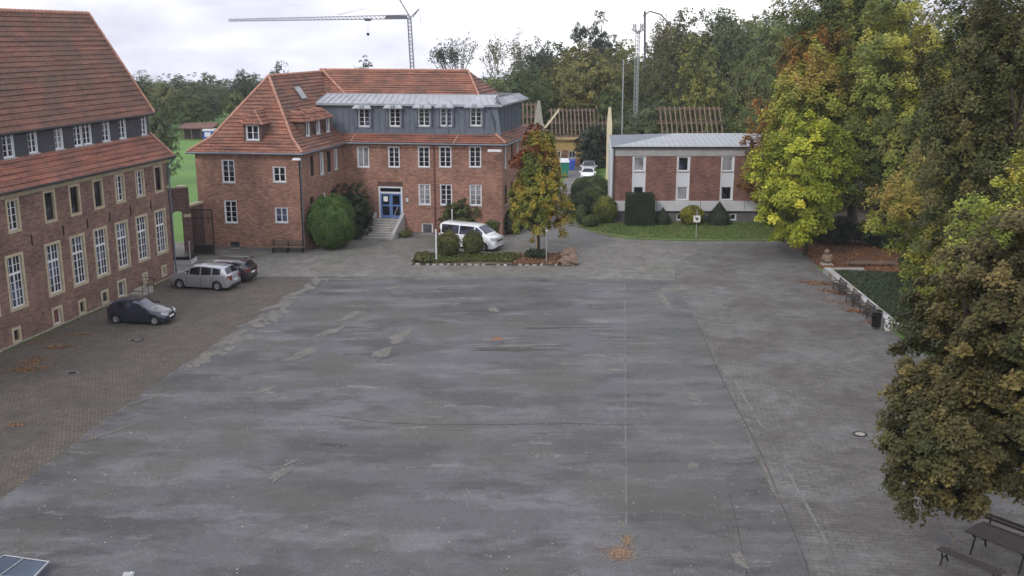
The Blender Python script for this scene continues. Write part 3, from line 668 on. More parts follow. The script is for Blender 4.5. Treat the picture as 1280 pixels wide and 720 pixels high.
for c, ww, z, hh, st in ((-5, .7, .1, .9, 'stone_dark'), (-2.2, .7, .1, .9, 'stone_dark'), (1.46, .76, .08, .9, 'stone_dark'), (5.16, 1.0, .02, 1.18, 'stone_blind'), (7.58, .74, .08, .95, 'stone_dark'), (10.0, .82, .14, .9, 'stone_dark'), (11.94, 1.05, .02, 1.25, 'stone_grey'), (14.74, .66, .26, .85, 'stone_blind'), (17.2, .7, .26, .82, 'stone_blind')):
    wins.append((BACK+c, ww, z, hh, st))
wall_with(h, wm_, A2, B, -.1, 8.5, wins, 0, 1)
facade(wm_, B, N0, -.1, 8.5); facade(wm_, N0, S2, -.1, 8.5); facade(wm_, S2, A2, -.1, 8.5)
wm_.build('wall', ['brick_old', 'sandstone'], h)
F = Fr(A2, U, V)
LW = LAB+BACK
mb = MB(); mb.box(-.02, LW+.06, -.07, 0.0, 8.02, 8.36, 0, F); mb.box(-.02, LW+.16, -.16, -.072, 8.22, 8.46, 0, F); mb.build('cornice', 'sandstone', h)
mb = MB(); mb.box(0, LW+.05, -.06, -.002, -.05, .10, 0, F); mb.build('plinth', 'stone_grey', h)
for c in (3.6, 6.5, 8.9, 11.3, 13.7, 16.2): mb = MB(); mb.box(BACK+c-.035, BACK+c+.035, -.05, -.003, 5.15, 5.75, 0, F); mb.build('wall_anchor', 'black_metal', h)
# skirt roof, slate band, steep upper roof with a short hip to the north
e = .42
mb = MB(); zs0, zs1 = 10.02, 11.48
ext = .72
roof(mb, F(-.3, -e, 8.42), F(LW+e, -e, 8.42), F(-.3, .62, zs0), F(LW-ext, .62, zs0))
roof(mb, F(LW+e, -e, 8.42), F(LW+e, WID+e, 8.42), F(LW-ext, .62, zs0+.0), F(LW-ext, WID-.6, zs0))
mb.build('skirt_roof', 'tile_skirt', h)
mb = MB()
swins = [(3.37, 1.0, 10.0, 1.5), (1.2, .95, 10.0, 1.5), (5.47, .86, 10.03, 1.48), (7.87, .86, 10.0, 1.5), (9.78, .92, 10.0, 1.5), (10.74, .92, 10.0, 1.5), (12.74, .92, 9.98, 1.5), (14.62, .9, 9.98, 1.5), (17.2, .82, 9.96, 1.48)]
q0, q1 = F(0, .6), F(LW-.75, .6)
facade(mb, q0, q1, 9.6, 11.55, [(BACK+c, w_, z, hh) for c, w_, z, hh in swins], mat=0, rmat=0)
facade(mb, q1, F(LW-.75, WID-.6), 9.6, 11.55)
mb.build('slate_wall', 'slate_tiles', h)
for c, w_, z, hh in swins: window(h, q0, q1, BACK+c, w_, z, hh, 'white_grid')
mb = MB(); tz = 17.9
kz = 13.9
r0 = (-.3, .30, 11.42); k0 = (-.3, 1.55, kz)
roof(mb, F(*r0), F(LW-.45, .30, 11.42), F(*k0), F(LW-.98, 1.55, kz))
roof(mb, F(*k0), F(LW-.98, 1.55, kz), F(-.3, 4, tz), F(LW-.8-.45, 4, tz), v0=3)
roof(mb, F(LW-.45, .30, 11.42), F(LW-.45, WID-.3, 11.42), F(LW-.98, 1.55, kz), F(LW-.98, WID-1.55, kz))
roof(mb, F(LW-.98, 1.55, kz), F(LW-.98, WID-1.55, kz), F(LW-1.25, 4, tz), F(LW-1.25, 4.0, tz))
roof(mb, F(LW-.45, WID-.3, 11.42), F(-.3, WID-.3, 11.42), F(LW-1.25, 4, tz), F(-.3, 4, tz))
mb.face([F(-.3, .3, 11.42), F(-.3, 4, tz), F(-.3, WID-.3, 11.42)])
mb.build('roof', 'tile_old', h)
ridgecap(h, [F(-.3, 4, tz+.05), F(LW-1.25, 4, tz+.05)], .13)
ridgecap(h, [F(LW-.45, .30, 11.5), F(LW-.98, 1.55, kz+.05), F(LW-1.25, 4, tz+.05)], .10)
ridgecap(h, [F(LW+e, -e, 8.5), F(LW-ext, .6, zs0+.1)], .10)
mb = MB(); mb.tube(F(-.3, -.5, 8.40), F(LW+.5, -.5, 8.40), .075, n=8); mb.tube(F(-.3, .22, 11.36), F(LW-.4, .22, 11.36), .07, n=8); mb.build('gutter', 'black_metal', h)
mb = MB(); mb.path([F(LW+.45, -.45, 8.3), F(LW+.12, -.1, 7.8), F(LW+.12, -.1, 0)], .055, 8); mb.build('downpipe', 'zinc_wall', h)
# railing of the basement steps
t = thing('iron_railing', 'thin iron railing round basement steps against the old brick wall', 'railing', tuple(F(BACK+13.1, -.5)))
mb = MB()
for c in (12.7, 13.4, 14.1): mb.tube(F(BACK+c, -1.0, 0), F(BACK+c, -1.0, .95), .02)
for z in (.5, .93): mb.tube(F(BACK+12.7, -1.0, z), F(BACK+14.1, -1.0, z), .018)
for z in (.5, .93): mb.tube(F(BACK+14.1, -1.0, z), F(BACK+14.1, -.03, z), .018)
mb.build('rail', 'black_metal', t)
mb = MB(); mb.box(BACK+12.6, BACK+14.2, -.98, -.07, -.02, .16, 0, F); mb.box(BACK+13.1, BACK+14.2, -.9, -.07, .16, .32, 0, F); mb.build('step', 'stone_grey', t)

# ------------------------------------------------------------------ school building: hip-roofed wing and long block with a zinc storey
C0 = P(252, 311); C1 = P(380, 314); J = P(432, 289.5); K = P(628, 295.5)
h = thing('school_building', 'red brick school with hipped tile roofs, grey zinc attic storey and blue double door', 'building', tuple(C1))
FA = (C1-C0).normalized(); FB = (J-C1).normalized()
WW = (C1-C0).length; WD = (J-C1).length
wmb = MB()
W1 = [(2.62, 1.05, 5.32, 1.82, 'white_grid'), (6.72, 1.05, 5.42, 1.24, 'white_pair'), (2.62, 1.05, 2.12, 1.82, 'white_grid'), (6.72, 1.05, 2.22, 1.24, 'white_pair'), (2.79, .78, .13, .52, 'dark')]
wall_with(h, wmb, C0, C1, -.1, 7.8, W1)
W2 = [(2.3, .62, 5.6, 1.7, 'dark'), (4.25, .8, 5.5, 1.85, 'white_mull'), (5.7, .8, 5.5, 1.8, 'dark'), (7.2, .75, 5.55, 1.75, 'white_mull'), (1.95, .7, 3.35, .7, 'dark'), (4.36, .75, 3.3, .7, 'white'), (6.2, .75, 3.3, .7, 'dark')]
wall_with(h, wmb, C1, J, -.1, 7.8, W2)
DEEP = 14.0
Kb = K+Vector((FB.x, FB.y, 0))*DEEP
MA = (K-J).normalized(); ML = (K-J).length
zK = .13
W3 = []
for c, ww in ((1.8, 1.06), (4.5, 1.02), (7.1, 1.04), (8.95, 1.06), (11.5, 1.04)):
    W3.append((c, ww, 5.56+.02*c, 1.78, 'white_grid' if c > 2 else 'white_curt_mull'))
for c in (7.1, 8.97, 11.52): W3.append((c, 1.05, 2.42+.012*c, 1.80, 'white_grid'))
W3.append((7.28, 1.0, .02, .92, 'white_grey'))
DOOR = (4.12, 2.1, 1.30, 2.72)
wall_with(h, wmb, J, K, -.1, 7.85, W3, extra=[DOOR])
W4 = [(c, .75, 5.6, 1.85, 'dark' if i % 3 == 1 else 'white_mull') for i, c in enumerate((1.3, 3.6, 5.9, 8.3, 10.6))]+[(c, .75, 2.5, 1.7, 'dark') for c in (1.3, 3.6, 5.9, 8.3)]
wall_with(h, wmb, K, Kb, -.1, 7.85, W4)
Cb = C0+Vector((FB.x, FB.y, 0))*(WD+DEEP)
facade(wmb, Kb, Cb, -.1, 7.8); facade(wmb, Cb, C0, -.1, 7.8)
wmb.build('wall', ['brick_school'], h)
FW = Fr(C0, FA, FB); FM = Fr(J, MA, FB)
mb = MB(); mb.box(0, WW+.05, -.05, -.003, -.05, .22, 0, FW); mb.box(.0, ML+.05, -.05, -.003, -.05, .16, 0, FM); mb.build('plinth', 'concrete_dark', h)
mb = MB()
for c in (3.0, 3.75, 4.5): mb.box(c, c+.72, -.03, -.003, 4.06, 4.42, 0, FM)
mb.build('door_lintel', 'brick_dark', h)
# the wing's roof
e = .40; ze = 7.72; kx = .95; kz = 8.75; zr = 13.35; ap = 4.5; mid = WW/2
RD = WD+6.9                                              # ridge runs back to the main ridge
south = MB()
roof(south, FW(-e, -e, ze), FW(WW+e, -e, ze), FW(kx, kx, kz), FW(WW-kx, kx, kz))
roof(south, FW(kx, kx, kz), FW(WW-kx, kx, kz), FW(mid, ap, zr), FW(mid, ap, zr), v0=2)
south.build('hip_roof', 'tile_school', h)
mb = MB()
roof(mb, FW(WW+e, -e, ze), FW(WW+e, WD+3, ze), FW(WW-kx, kx, kz), FW(WW-kx, WD+3, kz))
roof(mb, FW(WW-kx, kx, kz), FW(WW-kx, WD+6.9, kz), FW(mid, ap, zr), FW(mid, WD+6.9, zr), v0=2)
roof(mb, FW(-e, WD+DEEP, ze), FW(-e, -e, ze), FW(kx, WD+DEEP, kz), FW(kx, kx, kz))
roof(mb, FW(kx, WD+DEEP, kz), FW(kx, kx, kz), FW(mid, WD+6.9, zr), FW(mid, ap, zr), v0=2)
mb.build('side_roof', 'tile_shade', h)
ridgecap(h, [FW(-e, -e, ze+.08), FW(kx, kx, kz+.07), FW(mid, ap, zr+.06)])
ridgecap(h, [FW(WW+e, -e, ze+.08), FW(WW-kx, kx, kz+.07), FW(mid, ap, zr+.06)])
ridgecap(h, [FW(mid, ap, zr+.05), FW(mid, WD+6.9, zr+.05)])
# main block: skirt roof, zinc storey, cornice roof, tiled ridge roof behind
ms = .75; z0, z1 = 8.42, 10.95
mb = MB()
roof(mb, FM(-2.2, -e, ze+.05), FM(ML+e, -e, ze+.12), FM(-2.2, ms, z0), FM(ML-ms, ms, z0+.05))
mb.build('skirt_roof', 'tile_skirt', h)
mb = MB()
roof(mb, FM(ML+e, -e, ze+.12), FM(ML+e, DEEP+e, ze+.05), FM(ML-ms, ms, z0+.05), FM(ML-ms, DEEP-ms, z0))
mb.build('skirt_roof', 'tile_shade', h)
ridgecap(h, [FM(ML+e, -e, ze+.2), FM(ML-ms, ms, z0+.12)])
for c in (1.0, 9.9): ridgecap(h, [FM(c-.12, -e-.03, ze+.1), FM(c+.05, ms-.1, z0+.05)], .06)
MX0, MX1, MY1 = -2.5, ML-ms+.05, 10.4
p0, p1 = FM(MX0, ms), FM(MX1, ms)
mw = [(1.72, 1.06), (4.42, 1.04), (6.95, 1.06), (8.85, 1.06), (11.4, 1.04)]
mb = MB(); facade(mb, p0, p1, z0-.3, z1+.02, [(c-MX0, w_, 8.94+.02*c, 1.58) for c, w_ in mw], mat=0)
b0 = FM(MX1, ms); b1 = FM(MX1, MY1); b2 = FM(MX0, MY1)
facade(mb, b0, b1, z0-.3, z1+.02); facade(mb, b1, b2, z0-.3, z1+.02)
x = MX0+.25
while x < MX1:                                           # standing seams
    if not any(abs(x-c) < w_/2+.05 for c, w_ in mw): mb.box(x-.012, x+.012, ms-.045, ms-.002, z0-.1, z1, 0, FM)
    x += .53
y = ms+.3
while y < MY1: mb.box(MX1+.002, MX1+.045, y-.012, y+.012, z0-.1, z1, 0, FM); y += .53
for k in (-.9, 9.0): mb.box(k-.05, k+.05, ms-.10, ms-.047, z0, z1, 0, FM)
# slanted corner piece
mb.face([FM(MX1+.01, ms-.06, z1), FM(MX1-.55, ms-.06, z1), FM(MX1+.02, ms-.08, z0), ]); 
mb.face([FM(MX1+.46, ms-.08, z0), FM(MX1+.02, ms-.08, z0), FM(MX1-.55, ms-.06, z1), FM(MX1+.1, ms-.02, z1)])
mb.build('zinc_storey', 'zinc_wall', h)
for c, w_ in mw: window(h, p0, p1, c-MX0, w_, 8.94+.02*c, 1.58, 'white_grid')
for c, w_ in mw:                                         # the little hipped zinc hoods over the windows
    mb = MB(); zt = 8.94+.02*c+1.60
    def hood(x0, x1, y0, zb, zt_, xi):
        q = [FM(x0, y0, zb), FM(x1, y0, zb), FM(x1, ms+.1, zb), FM(x0, ms+.1, zb), FM(x0+xi, y0+.34, zt_), FM(x1-xi, y0+.34, zt_), FM(x1-xi, ms+.1, zt_), FM(x0+xi, ms+.1, zt_)]
        mb.hexa(q)
    hood(c-.83, c+.83, ms-.55, zt+.02, zt+.50, .42); mb.box(c-.85, c+.85, ms-.57, ms-.01, zt-.06, zt+.015, 0, FM)
    mb.box(c-.16, c+.16, ms-.62, ms-.4, zt+.0, zt+.24, 0, FM)
    mb.build('window_hood', 'zinc_roof', h)
    mb = MB(); 
    for s in (-1, 1): mb.box(c+s*(w_/2+.10)-.09, c+s*(w_/2+.10)+.09, ms-.22, ms-.003, zt-1.6, zt-.065, 0, FM)
    mb.build('window_cheek', 'zinc_wall', h)
# cornice roof: light zinc apron all round, flat felt deck inside
mb = MB(); o_ = .35; zi = 11.62; ii = 2.5
ring0 = [(MX0, ms-o_, z1-.02), (MX1+o_+.25, ms-o_, z1-.02), (MX1+o_+.25, MY1+o_, z1-.02), (MX0, MY1+o_, z1-.02)]
ring1 = [(MX0, ms+ii, zi), (MX1-.5, ms+ii, zi), (MX1-.5, MY1-.5, zi), (MX0, MY1-.5, zi)]
q0, q1, q2, q3 = [FM(*p) for p in ring0]; r0, r1, r2, r3 = [FM(*p) for p in ring1]
mb.face([q0, q1, r1, r0]); 
n = 30
for k in range(n+1):
    t_ = k/n; a_, c_ = q0.lerp(q1, t_), r0.lerp(r1, t_); mb.tube(a_+Vector((0, 0, .03)), c_+Vector((0, 0, .03)), .025, n=4)
mb.box(MX0, MX1+o_+.27, ms-o_-.03, ms-o_, z1-.16, z1+.02, 0, FM); mb.box(MX0, MX1+.02, ms-o_, ms-.002, z1-.12, z1-.03, 0, FM)
mb.build('zinc_apron', 'zinc_roof', h)
mb = MB(); mid1 = FM(MX1-.15, ms-o_+.6, z1+.42); 
mb.face([q1, q2, FM(MX1-.2, MY1, z1+.45), FM(MX1-.2, ms+.4, z1+.45)])
for k in range(15):
    t_ = (k+.5)/15; mb.tube(q1.lerp(q2, t_)+Vector((0, 0, .05)), FM(MX1-.2, ms+.4, z1+.5).lerp(FM(MX1-.2, MY1, z1+.5), t_), .035, n=4)
mb.box(MX1+o_+.22, MX1+o_+.27, ms-o_, MY1+o_, z1-.14, z1, 0, FM); mb.box(MX1+.05, MX1+o_+.22, ms-.1, MY1, z1-.12, z1-.03, 0, FM)
mb.build('zinc_apron', 'zinc_roof', h)
mb = MB(); mb.face([r0, r1, FM(MX1-.2, ms+.4, z1+.46), FM(MX1-.2, MY1, z1+.46), r3]); mb.face([q1+Vector((0, 0, .01)), FM(MX1-.2, ms+.4, z1+.46), r1]); mb.build('roof_deck', 'roof_felt', h)
# tiled ridge roof
yr = 6.9; zR = 13.5; xr = ML-4.7
mb = MB()
roof(mb, FM(-5.0, 3.0, 11.2), FM(ML-2.6, 3.0, 11.2), FM(-4.7, yr, zR), FM(xr, yr, zR))
mb.build('ridge_roof', 'tile_school', h)
mb = MB()
roof(mb, FM(ML-2.6, 3.0, 11.2), FM(ML-2.6, 10.8, 11.2), FM(xr, yr, zR), FM(xr, yr, zR))
roof(mb, FM(ML-2.6, 10.8, 11.2), FM(-4.7, 10.8, 11.2), FM(xr, yr, zR), FM(-4.7, yr, zR))
mb.build('side_roof', 'tile_shade', h)
ridgecap(h, [FM(-4.6, yr, zR+.05), FM(xr, yr, zR+.05)]); ridgecap(h, [FM(xr, yr, zR+.05), FM(ML-2.6, 3.0, 11.3)], .09)
ridgecap(h, [FW(mid+.1, WD+6.6, zr+.1), FW(mid+3.25, WD+3.6, 11.5)], .10)
mb = MB(); mb.tube(FM(-.3, -.48, ze-.02), FM(ML+.48, -.48, ze+.03), .075, n=8); mb.tube(FW(-.48, -.48, ze-.04), FW(WW+.48, -.48, ze-.04), .075, n=8); mb.tube(FW(WW+.48, -.48, ze-.04), FW(WW+.48, WD-.4, ze-.04), .075, n=8); mb.tube(FM(ML+.48, -.48, ze+.03), FM(ML+.48, DEEP, ze), .075, n=8)
mb.build('gutter', 'zinc_wall', h)
mb = MB(); mb.path([FM(8.02, -.45, ze-.05), FM(8.02, -.08, ze-.5), FM(8.02, -.08, 0)], .05, 8); mb.build('downpipe', 'dark_red_board', h)
mb = MB(); mb.path([FW(WW+.1, -.1, ze-.1), FW(WW+.1, -.1, 0)], .045, 8); mb.build('downpipe', 'zinc_wall', h)
# dormers of the wing
def dormer(Fd, cx, y0, z0, w_, hh, dep, style, hip=.45, wallm='tile_shade', mat='tile_shade'):
    mb = MB(); p0, p1 = Fd(cx-w_/2, y0), Fd(cx+w_/2, y0)
    facade(mb, p0, p1, z0, z0+hh, [(w_/2, w_-.36, z0+.14, hh-.2)], depth=.1)
    facade(mb, p1, Fd(cx+w_/2, y0+dep), z0-.3, z0+hh); facade(mb, Fd(cx-w_/2, y0+dep), p0, z0-.3, z0+hh)
    dm = mb.build('dormer', 'brick_dark', h)
    wn = window(h, p0, p1, w_/2, w_-.36, z0+.14, hh-.2, style)
    r = MB(); o = .22; zt = z0+hh; zp = zt+hip*1.5
    a, b, c, d = Fd(cx-w_/2-o, y0-o, zt-.05), Fd(cx+w_/2+o, y0-o, zt-.05), Fd(cx+w_/2+o, y0+dep+.2, zt-.05), Fd(cx-w_/2-o, y0+dep+.2, zt-.05)
    f, g_ = Fd(cx, y0+.55, zp), Fd(cx, y0+dep+.75, zp)
    roof(r, a, b, f, f); roof(r, b, c, f, g_); roof(r, d, a, g_, f)
    r.face([a, d, c, b])
    r.build('dormer_roof', mat, h); ridgecap(h, [b, f, g_], .06)
c_, z_ = 3.65, 8.72
dormer(FW, 4.49, .55, 8.45, 1.42, 1.42, 1.5, 'white_pair', .68)
FE = Fr(C1, FB, Vector((-FB.y, FB.x, 0)))                 # along the east wall of the wing, depth to the left
for c_ in (3.5, 5.55, 7.6):
    dormer(FE, c_, .75, 8.52, 1.2, 1.36, 1.25, 'white_mull', .5)
mb = MB(); sl = Vector(FW(mid, 0, zr))-Vector(FW(WW-kx, 0, kz)); 
def onslope(u, v): return FW(WW-kx, u, kz)+sl*v+Vector((.10, 0, .06))
mb.hexa([onslope(7.2, .56), onslope(8.1, .56), onslope(8.1, .76), onslope(7.2, .76)]+[p+Vector((.06, 0, .08)) for p in (onslope(7.2, .56), onslope(8.1, .56), onslope(8.1, .76), onslope(7.2, .76))]); mb.build('roof_window', 'zinc_light', h)
# the blue double door
d_, n_, l_ = wallframe(J, K); c, w_, z, hh = DOOR
M = Matrix.Translation(Vector((J.x, J.y, 0))+d_*c+Vector((0, 0, z))) @ Matrix.Rotation(math.atan2(d_.y, d_.x), 4, 'Z')
mb = MB()
for q in ((-w_/2, -w_/2+.14, 0, hh), (w_/2-.14, w_/2, 0, hh), (-w_/2+.14, w_/2-.14, hh-.12, hh), (-w_/2+.14, w_/2-.14, 2.12, 2.26)): mb.box(q[0], q[1], -.02, .15, q[2], q[3])
do = put('door', mb.mesh('door', 'panel_white'), h, M)
for s in (-1, 1):
    mb = MB(); xa, xb = (-w_/2+.14, -.01) if s < 0 else (.01, w_/2-.14)
    for q in ((xa, xa+.13, 0, 2.12), (xb-.13, xb, 0, 2.12), (xa+.13, xb-.13, 0, .22), (xa+.13, xb-.13, 1.98, 2.12), (xa+.13, xb-.13, 1.02, 1.14)): mb.box(q[0], q[1], .07, .13, q[2], q[3])
    sub('door_leaf', mb.mesh('door_leaf', 'blue_door'), do)
mb = MB(); mb.face([(-w_/2+.14, .12, .1), (w_/2-.14, .12, .1), (w_/2-.14, .12, hh-.1), (-w_/2+.14, .12, hh-.1)]); sub('pane', mb.mesh('pane', 'glass_dark'), do)
mb = MB(); mb.box(-.66, -.28, .105, .118, 1.42, 1.86); sub('notice', mb.mesh('notice', 'paper_white'), do)
mb = MB(); mb.tube((.10, .02, .85), (.10, .02, 1.3), .02); mb.tube((.10, .02, .9), (.10, .08, .9), .015); mb.tube((.10, .02, 1.25), (.10, .08, 1.25), .015); sub('handle', mb.mesh('handle', 'galvanised'), do)
mb = MB(); mb.box(5.5, 5.72, -.12, -.003, 2.75, 3.1, 0, FM); mb.build('wall_light', 'lamp_clear', h)
# wall lamp at the right corner
t = thing('wall_lamp', 'white lamp head on a bracket at the right corner of the brick school wall', 'lamp', tuple(FM(ML-.1, -.1, 0)))
mb = MB(); mb.tube(FM(ML-.1, -.05, 7.2), FM(ML-.3, -.9, 7.35), .03); mb.build('bracket', 'galvanised', t)
mb = MB(); mb.box(ML-.95, ML+.15, -1.1, -.75, 7.25, 7.42, 0, FM); mb.build('lamp_head', 'white_paint', t)
t = thing('wall_lamp', 'small round white lamp on the side wall of the brick school above the red-topped tree', 'lamp', tuple(FM(ML+.1, 9.5, 0)))
mb = MB(); mb.tube(FM(ML, 9.5, 6.0), FM(ML+.7, 9.5, 6.1), .03); mb.build('bracket', 'galvanised', t)
mb = MB(); mb.lathe([(.01, .3), (.2, .25), (.3, .05), (.2, -.2), (.01, -.28)], 12, c=tuple(FM(ML+.8, 9.5, 6.1))); mb.build('lamp_head', 'white_paint', t, True)
# entrance stairs
t = thing('entrance_stairs', 'stone steps with pale sloping side walls leading up to the blue door', 'stairs', tuple(FM(4.0, -1.5, 0)))
sx0, sx1 = 2.95, 5.0
for k in range(8):
    zt = 1.28-.16*k; y1 = -.95-.30*(k-1) if k else -.95; y0 = -.95-.30*k
    if k == 0: y0, y1 = -.95, -.055
    ex = 0 if k < 6 else .34
    mb = MB(); mb.box(sx0-ex+.004*k, sx1+ex-.004*k, y0, y1, -.05, zt, 0, FM)
    s_ = mb.build('step', 'stone_grey', t)
    mb = MB(); mb.box(sx0-ex+.004*k, sx1+ex-.004*k, y0-.03, y0+.06, zt+.001, zt+.03, 0, FM); mb.build('step_edge', 'concrete_light', t)
for xa in (sx0-.36, sx1+.04):
    mb = MB(); ya, yb = -2.75, -.055
    q = [FM(xa, ya, -.05), FM(xa+.3, ya, -.05), FM(xa+.3, yb, -.05), FM(xa, yb, -.05), FM(xa, ya, .45), FM(xa+.3, ya, .45), FM(xa+.3, yb, 1.75), FM(xa, yb, 1.75)]
    mb.hexa(q); mb.build('side_wall', 'concrete', t)
mb = MB(); mb.path([FM(sx1-.15, -2.3, .3), FM(sx1-.15, -2.3, 1.2), FM(sx1-.15, -.3, 2.35)], .025); mb.build('handrail', 'galvanised', t)

# ------------------------------------------------------------------ flat-roofed building on the right
R0 = P(766, 277.5); R1 = P(1030, 277.5)
ax = Vector((1, -.0, 0)); ang = math.radians(2.6)
FRr = Fr(R0, (math.cos(0), 0), (math.sin(math.radians(4.3)), 1))
h = thing('flat_roofed_building', 'low flat-roofed school building with white window strips between red brick panels', 'building', tuple(R0))
RL, RDp = 19.5, 11.0
cols = [(2.26+3.99*k, 1.2) for k in range(4)]
q0, q1 = FRr(0, 0), FRr(RL, 0)
mb = MB(); facade(mb, q0, q1, 1.96, 5.98, [(c, w_, 1.96, 4.03) for c, w_ in cols]); 
wl = mb.build('brick_panel', 'brick_flat', h)
mb = MB()
facade(mb, q0, q1, 5.98, 6.9); facade(mb, FRr(-.0, RDp), q0, -.1, 6.9); facade(mb, q1, FRr(RL, RDp), -.1, 6.9); facade(mb, FRr(RL, RDp), FRr(0, RDp), -.1, 6.9)
wl = mb.build('wall', 'concrete', h)
mb = MB(); x = .05
ks = [.0, 3.9, 7.9, 11.9, 15.9, RL]
for a, b in zip(ks[:-1], ks[1:]): mb.box(a+.02, b-.02, -.06, -.003, 6.02, 6.74, 0, FRr)
mb.build('concrete_band', 'concrete', h)
mb = MB(); 
for a, b in zip(ks[:-1], ks[1:]): mb.box(a+.02, b-.02, -.30, -.003, 1.06, 1.95, 0, FRr)
mb.build('concrete_band', 'concrete_light', h)
mb = MB(); mb.box(-.25, RL+.2, -.32, 0.3, 6.742, 6.86, 0, FRr); mb.box(-.25, -.002, -.3, RDp, 6.742, 6.86, 0, FRr); mb.build('roof_edge', 'black_metal', h)
mb = MB(); mb.box(-.35, -.05, -.28, RDp-.5, 0, 6.7, 0, FRr); mb.build('side_cladding', 'panel_white', h)
mb = MB(); mb.tube(FRr(-.12, -.34, 0), FRr(-.12, -.34, 6.7), .05, n=8); mb.build('downpipe', 'galvanised', h)
bw = [(6.35, 1.1, .15, .62), (10.7, 1.1, .15, .62), (1.9, .6, .15, .5)]
mb = MB(); facade(mb, FRr(0, 0), q1, -.1, 1.055, bw, mat=0); mb.build('basement_wall', 'concrete_dark', h)
for c, w_, z, hh in bw: window(h, q0, q1, c, w_, z, hh, 'white_mull')
for i, (c, w_) in enumerate(cols):
    mb = MB(); mb.box(c-w_/2+.06, c+w_/2-.06, .03, .10, 3.28, 4.62, 0, FRr); mb.build('infill_panel', 'panel_white', h)
    mb = MB()
    for s in (-1, 1): mb.box(c+s*(w_/2-.045)-.045, c+s*(w_/2-.045)+.045, -.035, .12, 1.96, 5.97, 0, FRr)
    mb.build('white_jamb', 'white_paint', h)
    window(h, q0, q1, c, w_-.19, 4.62, 1.34, ['white', 'white', 'white_grey_curt', 'white'][i]); window(h, q0, q1, c, w_-.19, 1.99, 1.29, 'white')
mb = MB(); E0, E1, E2, E3 = FRr(-.28, -.36, 6.87), FRr(RL+.2, -.36, 6.87), FRr(RL+.2, RDp, 6.87), FRr(-.28, RDp, 6.87)
T0, T1 = FRr(6.2, RDp-.5, 7.1), FRr(RL, RDp-.5, 7.1)
mb.face([E0, E1, T1, T0])
for k in range(1, 40):
    xx = .5*k; a_ = FRr(xx, -.36, 6.89); b_ = FRr(max(xx, 6.2) if xx > 6.2 else xx, -.36+(RDp-.14)*(1 if xx > 6.2 else xx/6.2), 7.11 if xx > 6.2 else 6.89+.22*xx/6.2); mb.tube(a_, b_, .02, n=4)
mb.build('metal_roof', 'zinc_light', h)
mb = MB(); mb.face([E3, E0, T0]); mb.face([E3, T0, T1, E2]); mb.build('metal_roof', 'zinc_wall', h)

# ------------------------------------------------------------------ building site behind: bare rafters over a yellow ground floor
def rafter_roof(t, x0, x1, y0, ze, zr, half, n, mat, purlin=True, gap0=0):
    F3 = Fr((x0, y0), (1, 0), (0, 1)); L_ = x1-x0
    rm = None
    for k in range(n):
        x = L_*(k+.5)/n
        for s in ((-1, 1) if True else (-1,)):
            mb = MB(); yb = 0 if s < 0 else 2*half
            a = Vector((-.06, 0, 0)); 
            q = [(-.07, yb, ze-.14), (.07, yb, ze-.14), (.07, yb, ze+.06), (-.07, yb, ze+.06), (-.07, half, zr-.14), (.07, half, zr-.14), (.07, half, zr+.06), (-.07, half, zr+.06)]
            mb.hexa([q[0], q[1], q[5], q[4], q[3], q[2], q[6], q[7]])
            key = ('rafter', round(ze, 2), round(zr, 2), half, s, mat)
            if key not in TEMPL: TEMPL[key] = mb.mesh('rafter', mat)
            o = put('rafter', TEMPL[key], t, Matrix.Translation(F3(x, 0, 0)))
    mb = MB()
    for yy, z in ((half, zr-.2), (half*.5, (ze+zr)/2-.2), (half*1.5, (ze+zr)/2-.2), (0, ze-.2), (2*half, ze-.2)): mb.box(-.2, L_+.2, yy-.08, yy+.08, z-.1, z+.1, 0, F3)
    mb.build('purlin', mat, t)
YB = 136.0
xa, xb = at(678, 190, YB).x, at(763, 190, YB).x
t = thing('timber_roofed_shell', 'unfinished building with bare timber rafters above yellow walls at the end of the road', 'building', ((xa+xb)/2, YB, 0))
rafter_roof(t, xa+1.0, xb-.2, YB, at(700, 168, YB).z, at(700, 136, YB+4).z, 4.0, 15, 'timber_grey')
wl = MB(); facade(wl, (xa+.3, YB+.3), (xb+8, YB+.3), -.1, 2.0+1.4, [(1.7, .9, .9, 1.0), (3.6, .9, .9, 1.0), (6.2, .9, .9, 1.0)], mat=0)
wl.build('wall', 'render_yellow', t)
for c in (1.7, 3.6, 6.2): window(t, Vector((xa+.3, YB+.3, 0)), Vector((xb+8, YB+.3, 0)), c, .9, .9, 1.0, 'white_mull')
mb = MB(); mb.box(xa+.25, xb, YB+.2, YB+.28, 0, .85); mb.box(xa+2.55, xa+3.3, YB+.15, YB+.27, .86, 2.0); mb.build('brick_panel', 'brick_school', t)
mb = MB(); mb.box(xa+.2, xb, YB-.2, YB+.35, 3.38, 3.75); mb.build('wall_plate', 'timber_new', t)
for nm, px, x2, ya, yb in (('gable_board', 677, 699, 165, 137),):
    mb = MB(); p = at(px, ya, YB-.2); q = at(x2, yb, YB-.2)
    mb.hexa([p+Vector((0, 0, -.2)), q+Vector((0, 0, -.2)), q+Vector((0, .15, -.2)), p+Vector((0, .15, -.2)), p+Vector((0, 0, .2)), q+Vector((0, 0, .2)), q+Vector((0, .15, .2)), p+Vector((0, .15, .2))]); mb.build('gable_board', 'timber_pale', t)
mb = MB(); p = at(677, 165, YB-.2); mb.box(p.x-.25, p.x+.35, YB-.25, YB, p.z-1.3, p.z); mb.build('gable_board', 'timber_pale', t)
t = thing('gable_wall', 'slim pale gable end standing above the left end of the flat metal roof', 'wall', (at(762, 190, 118).x, 118, 0))
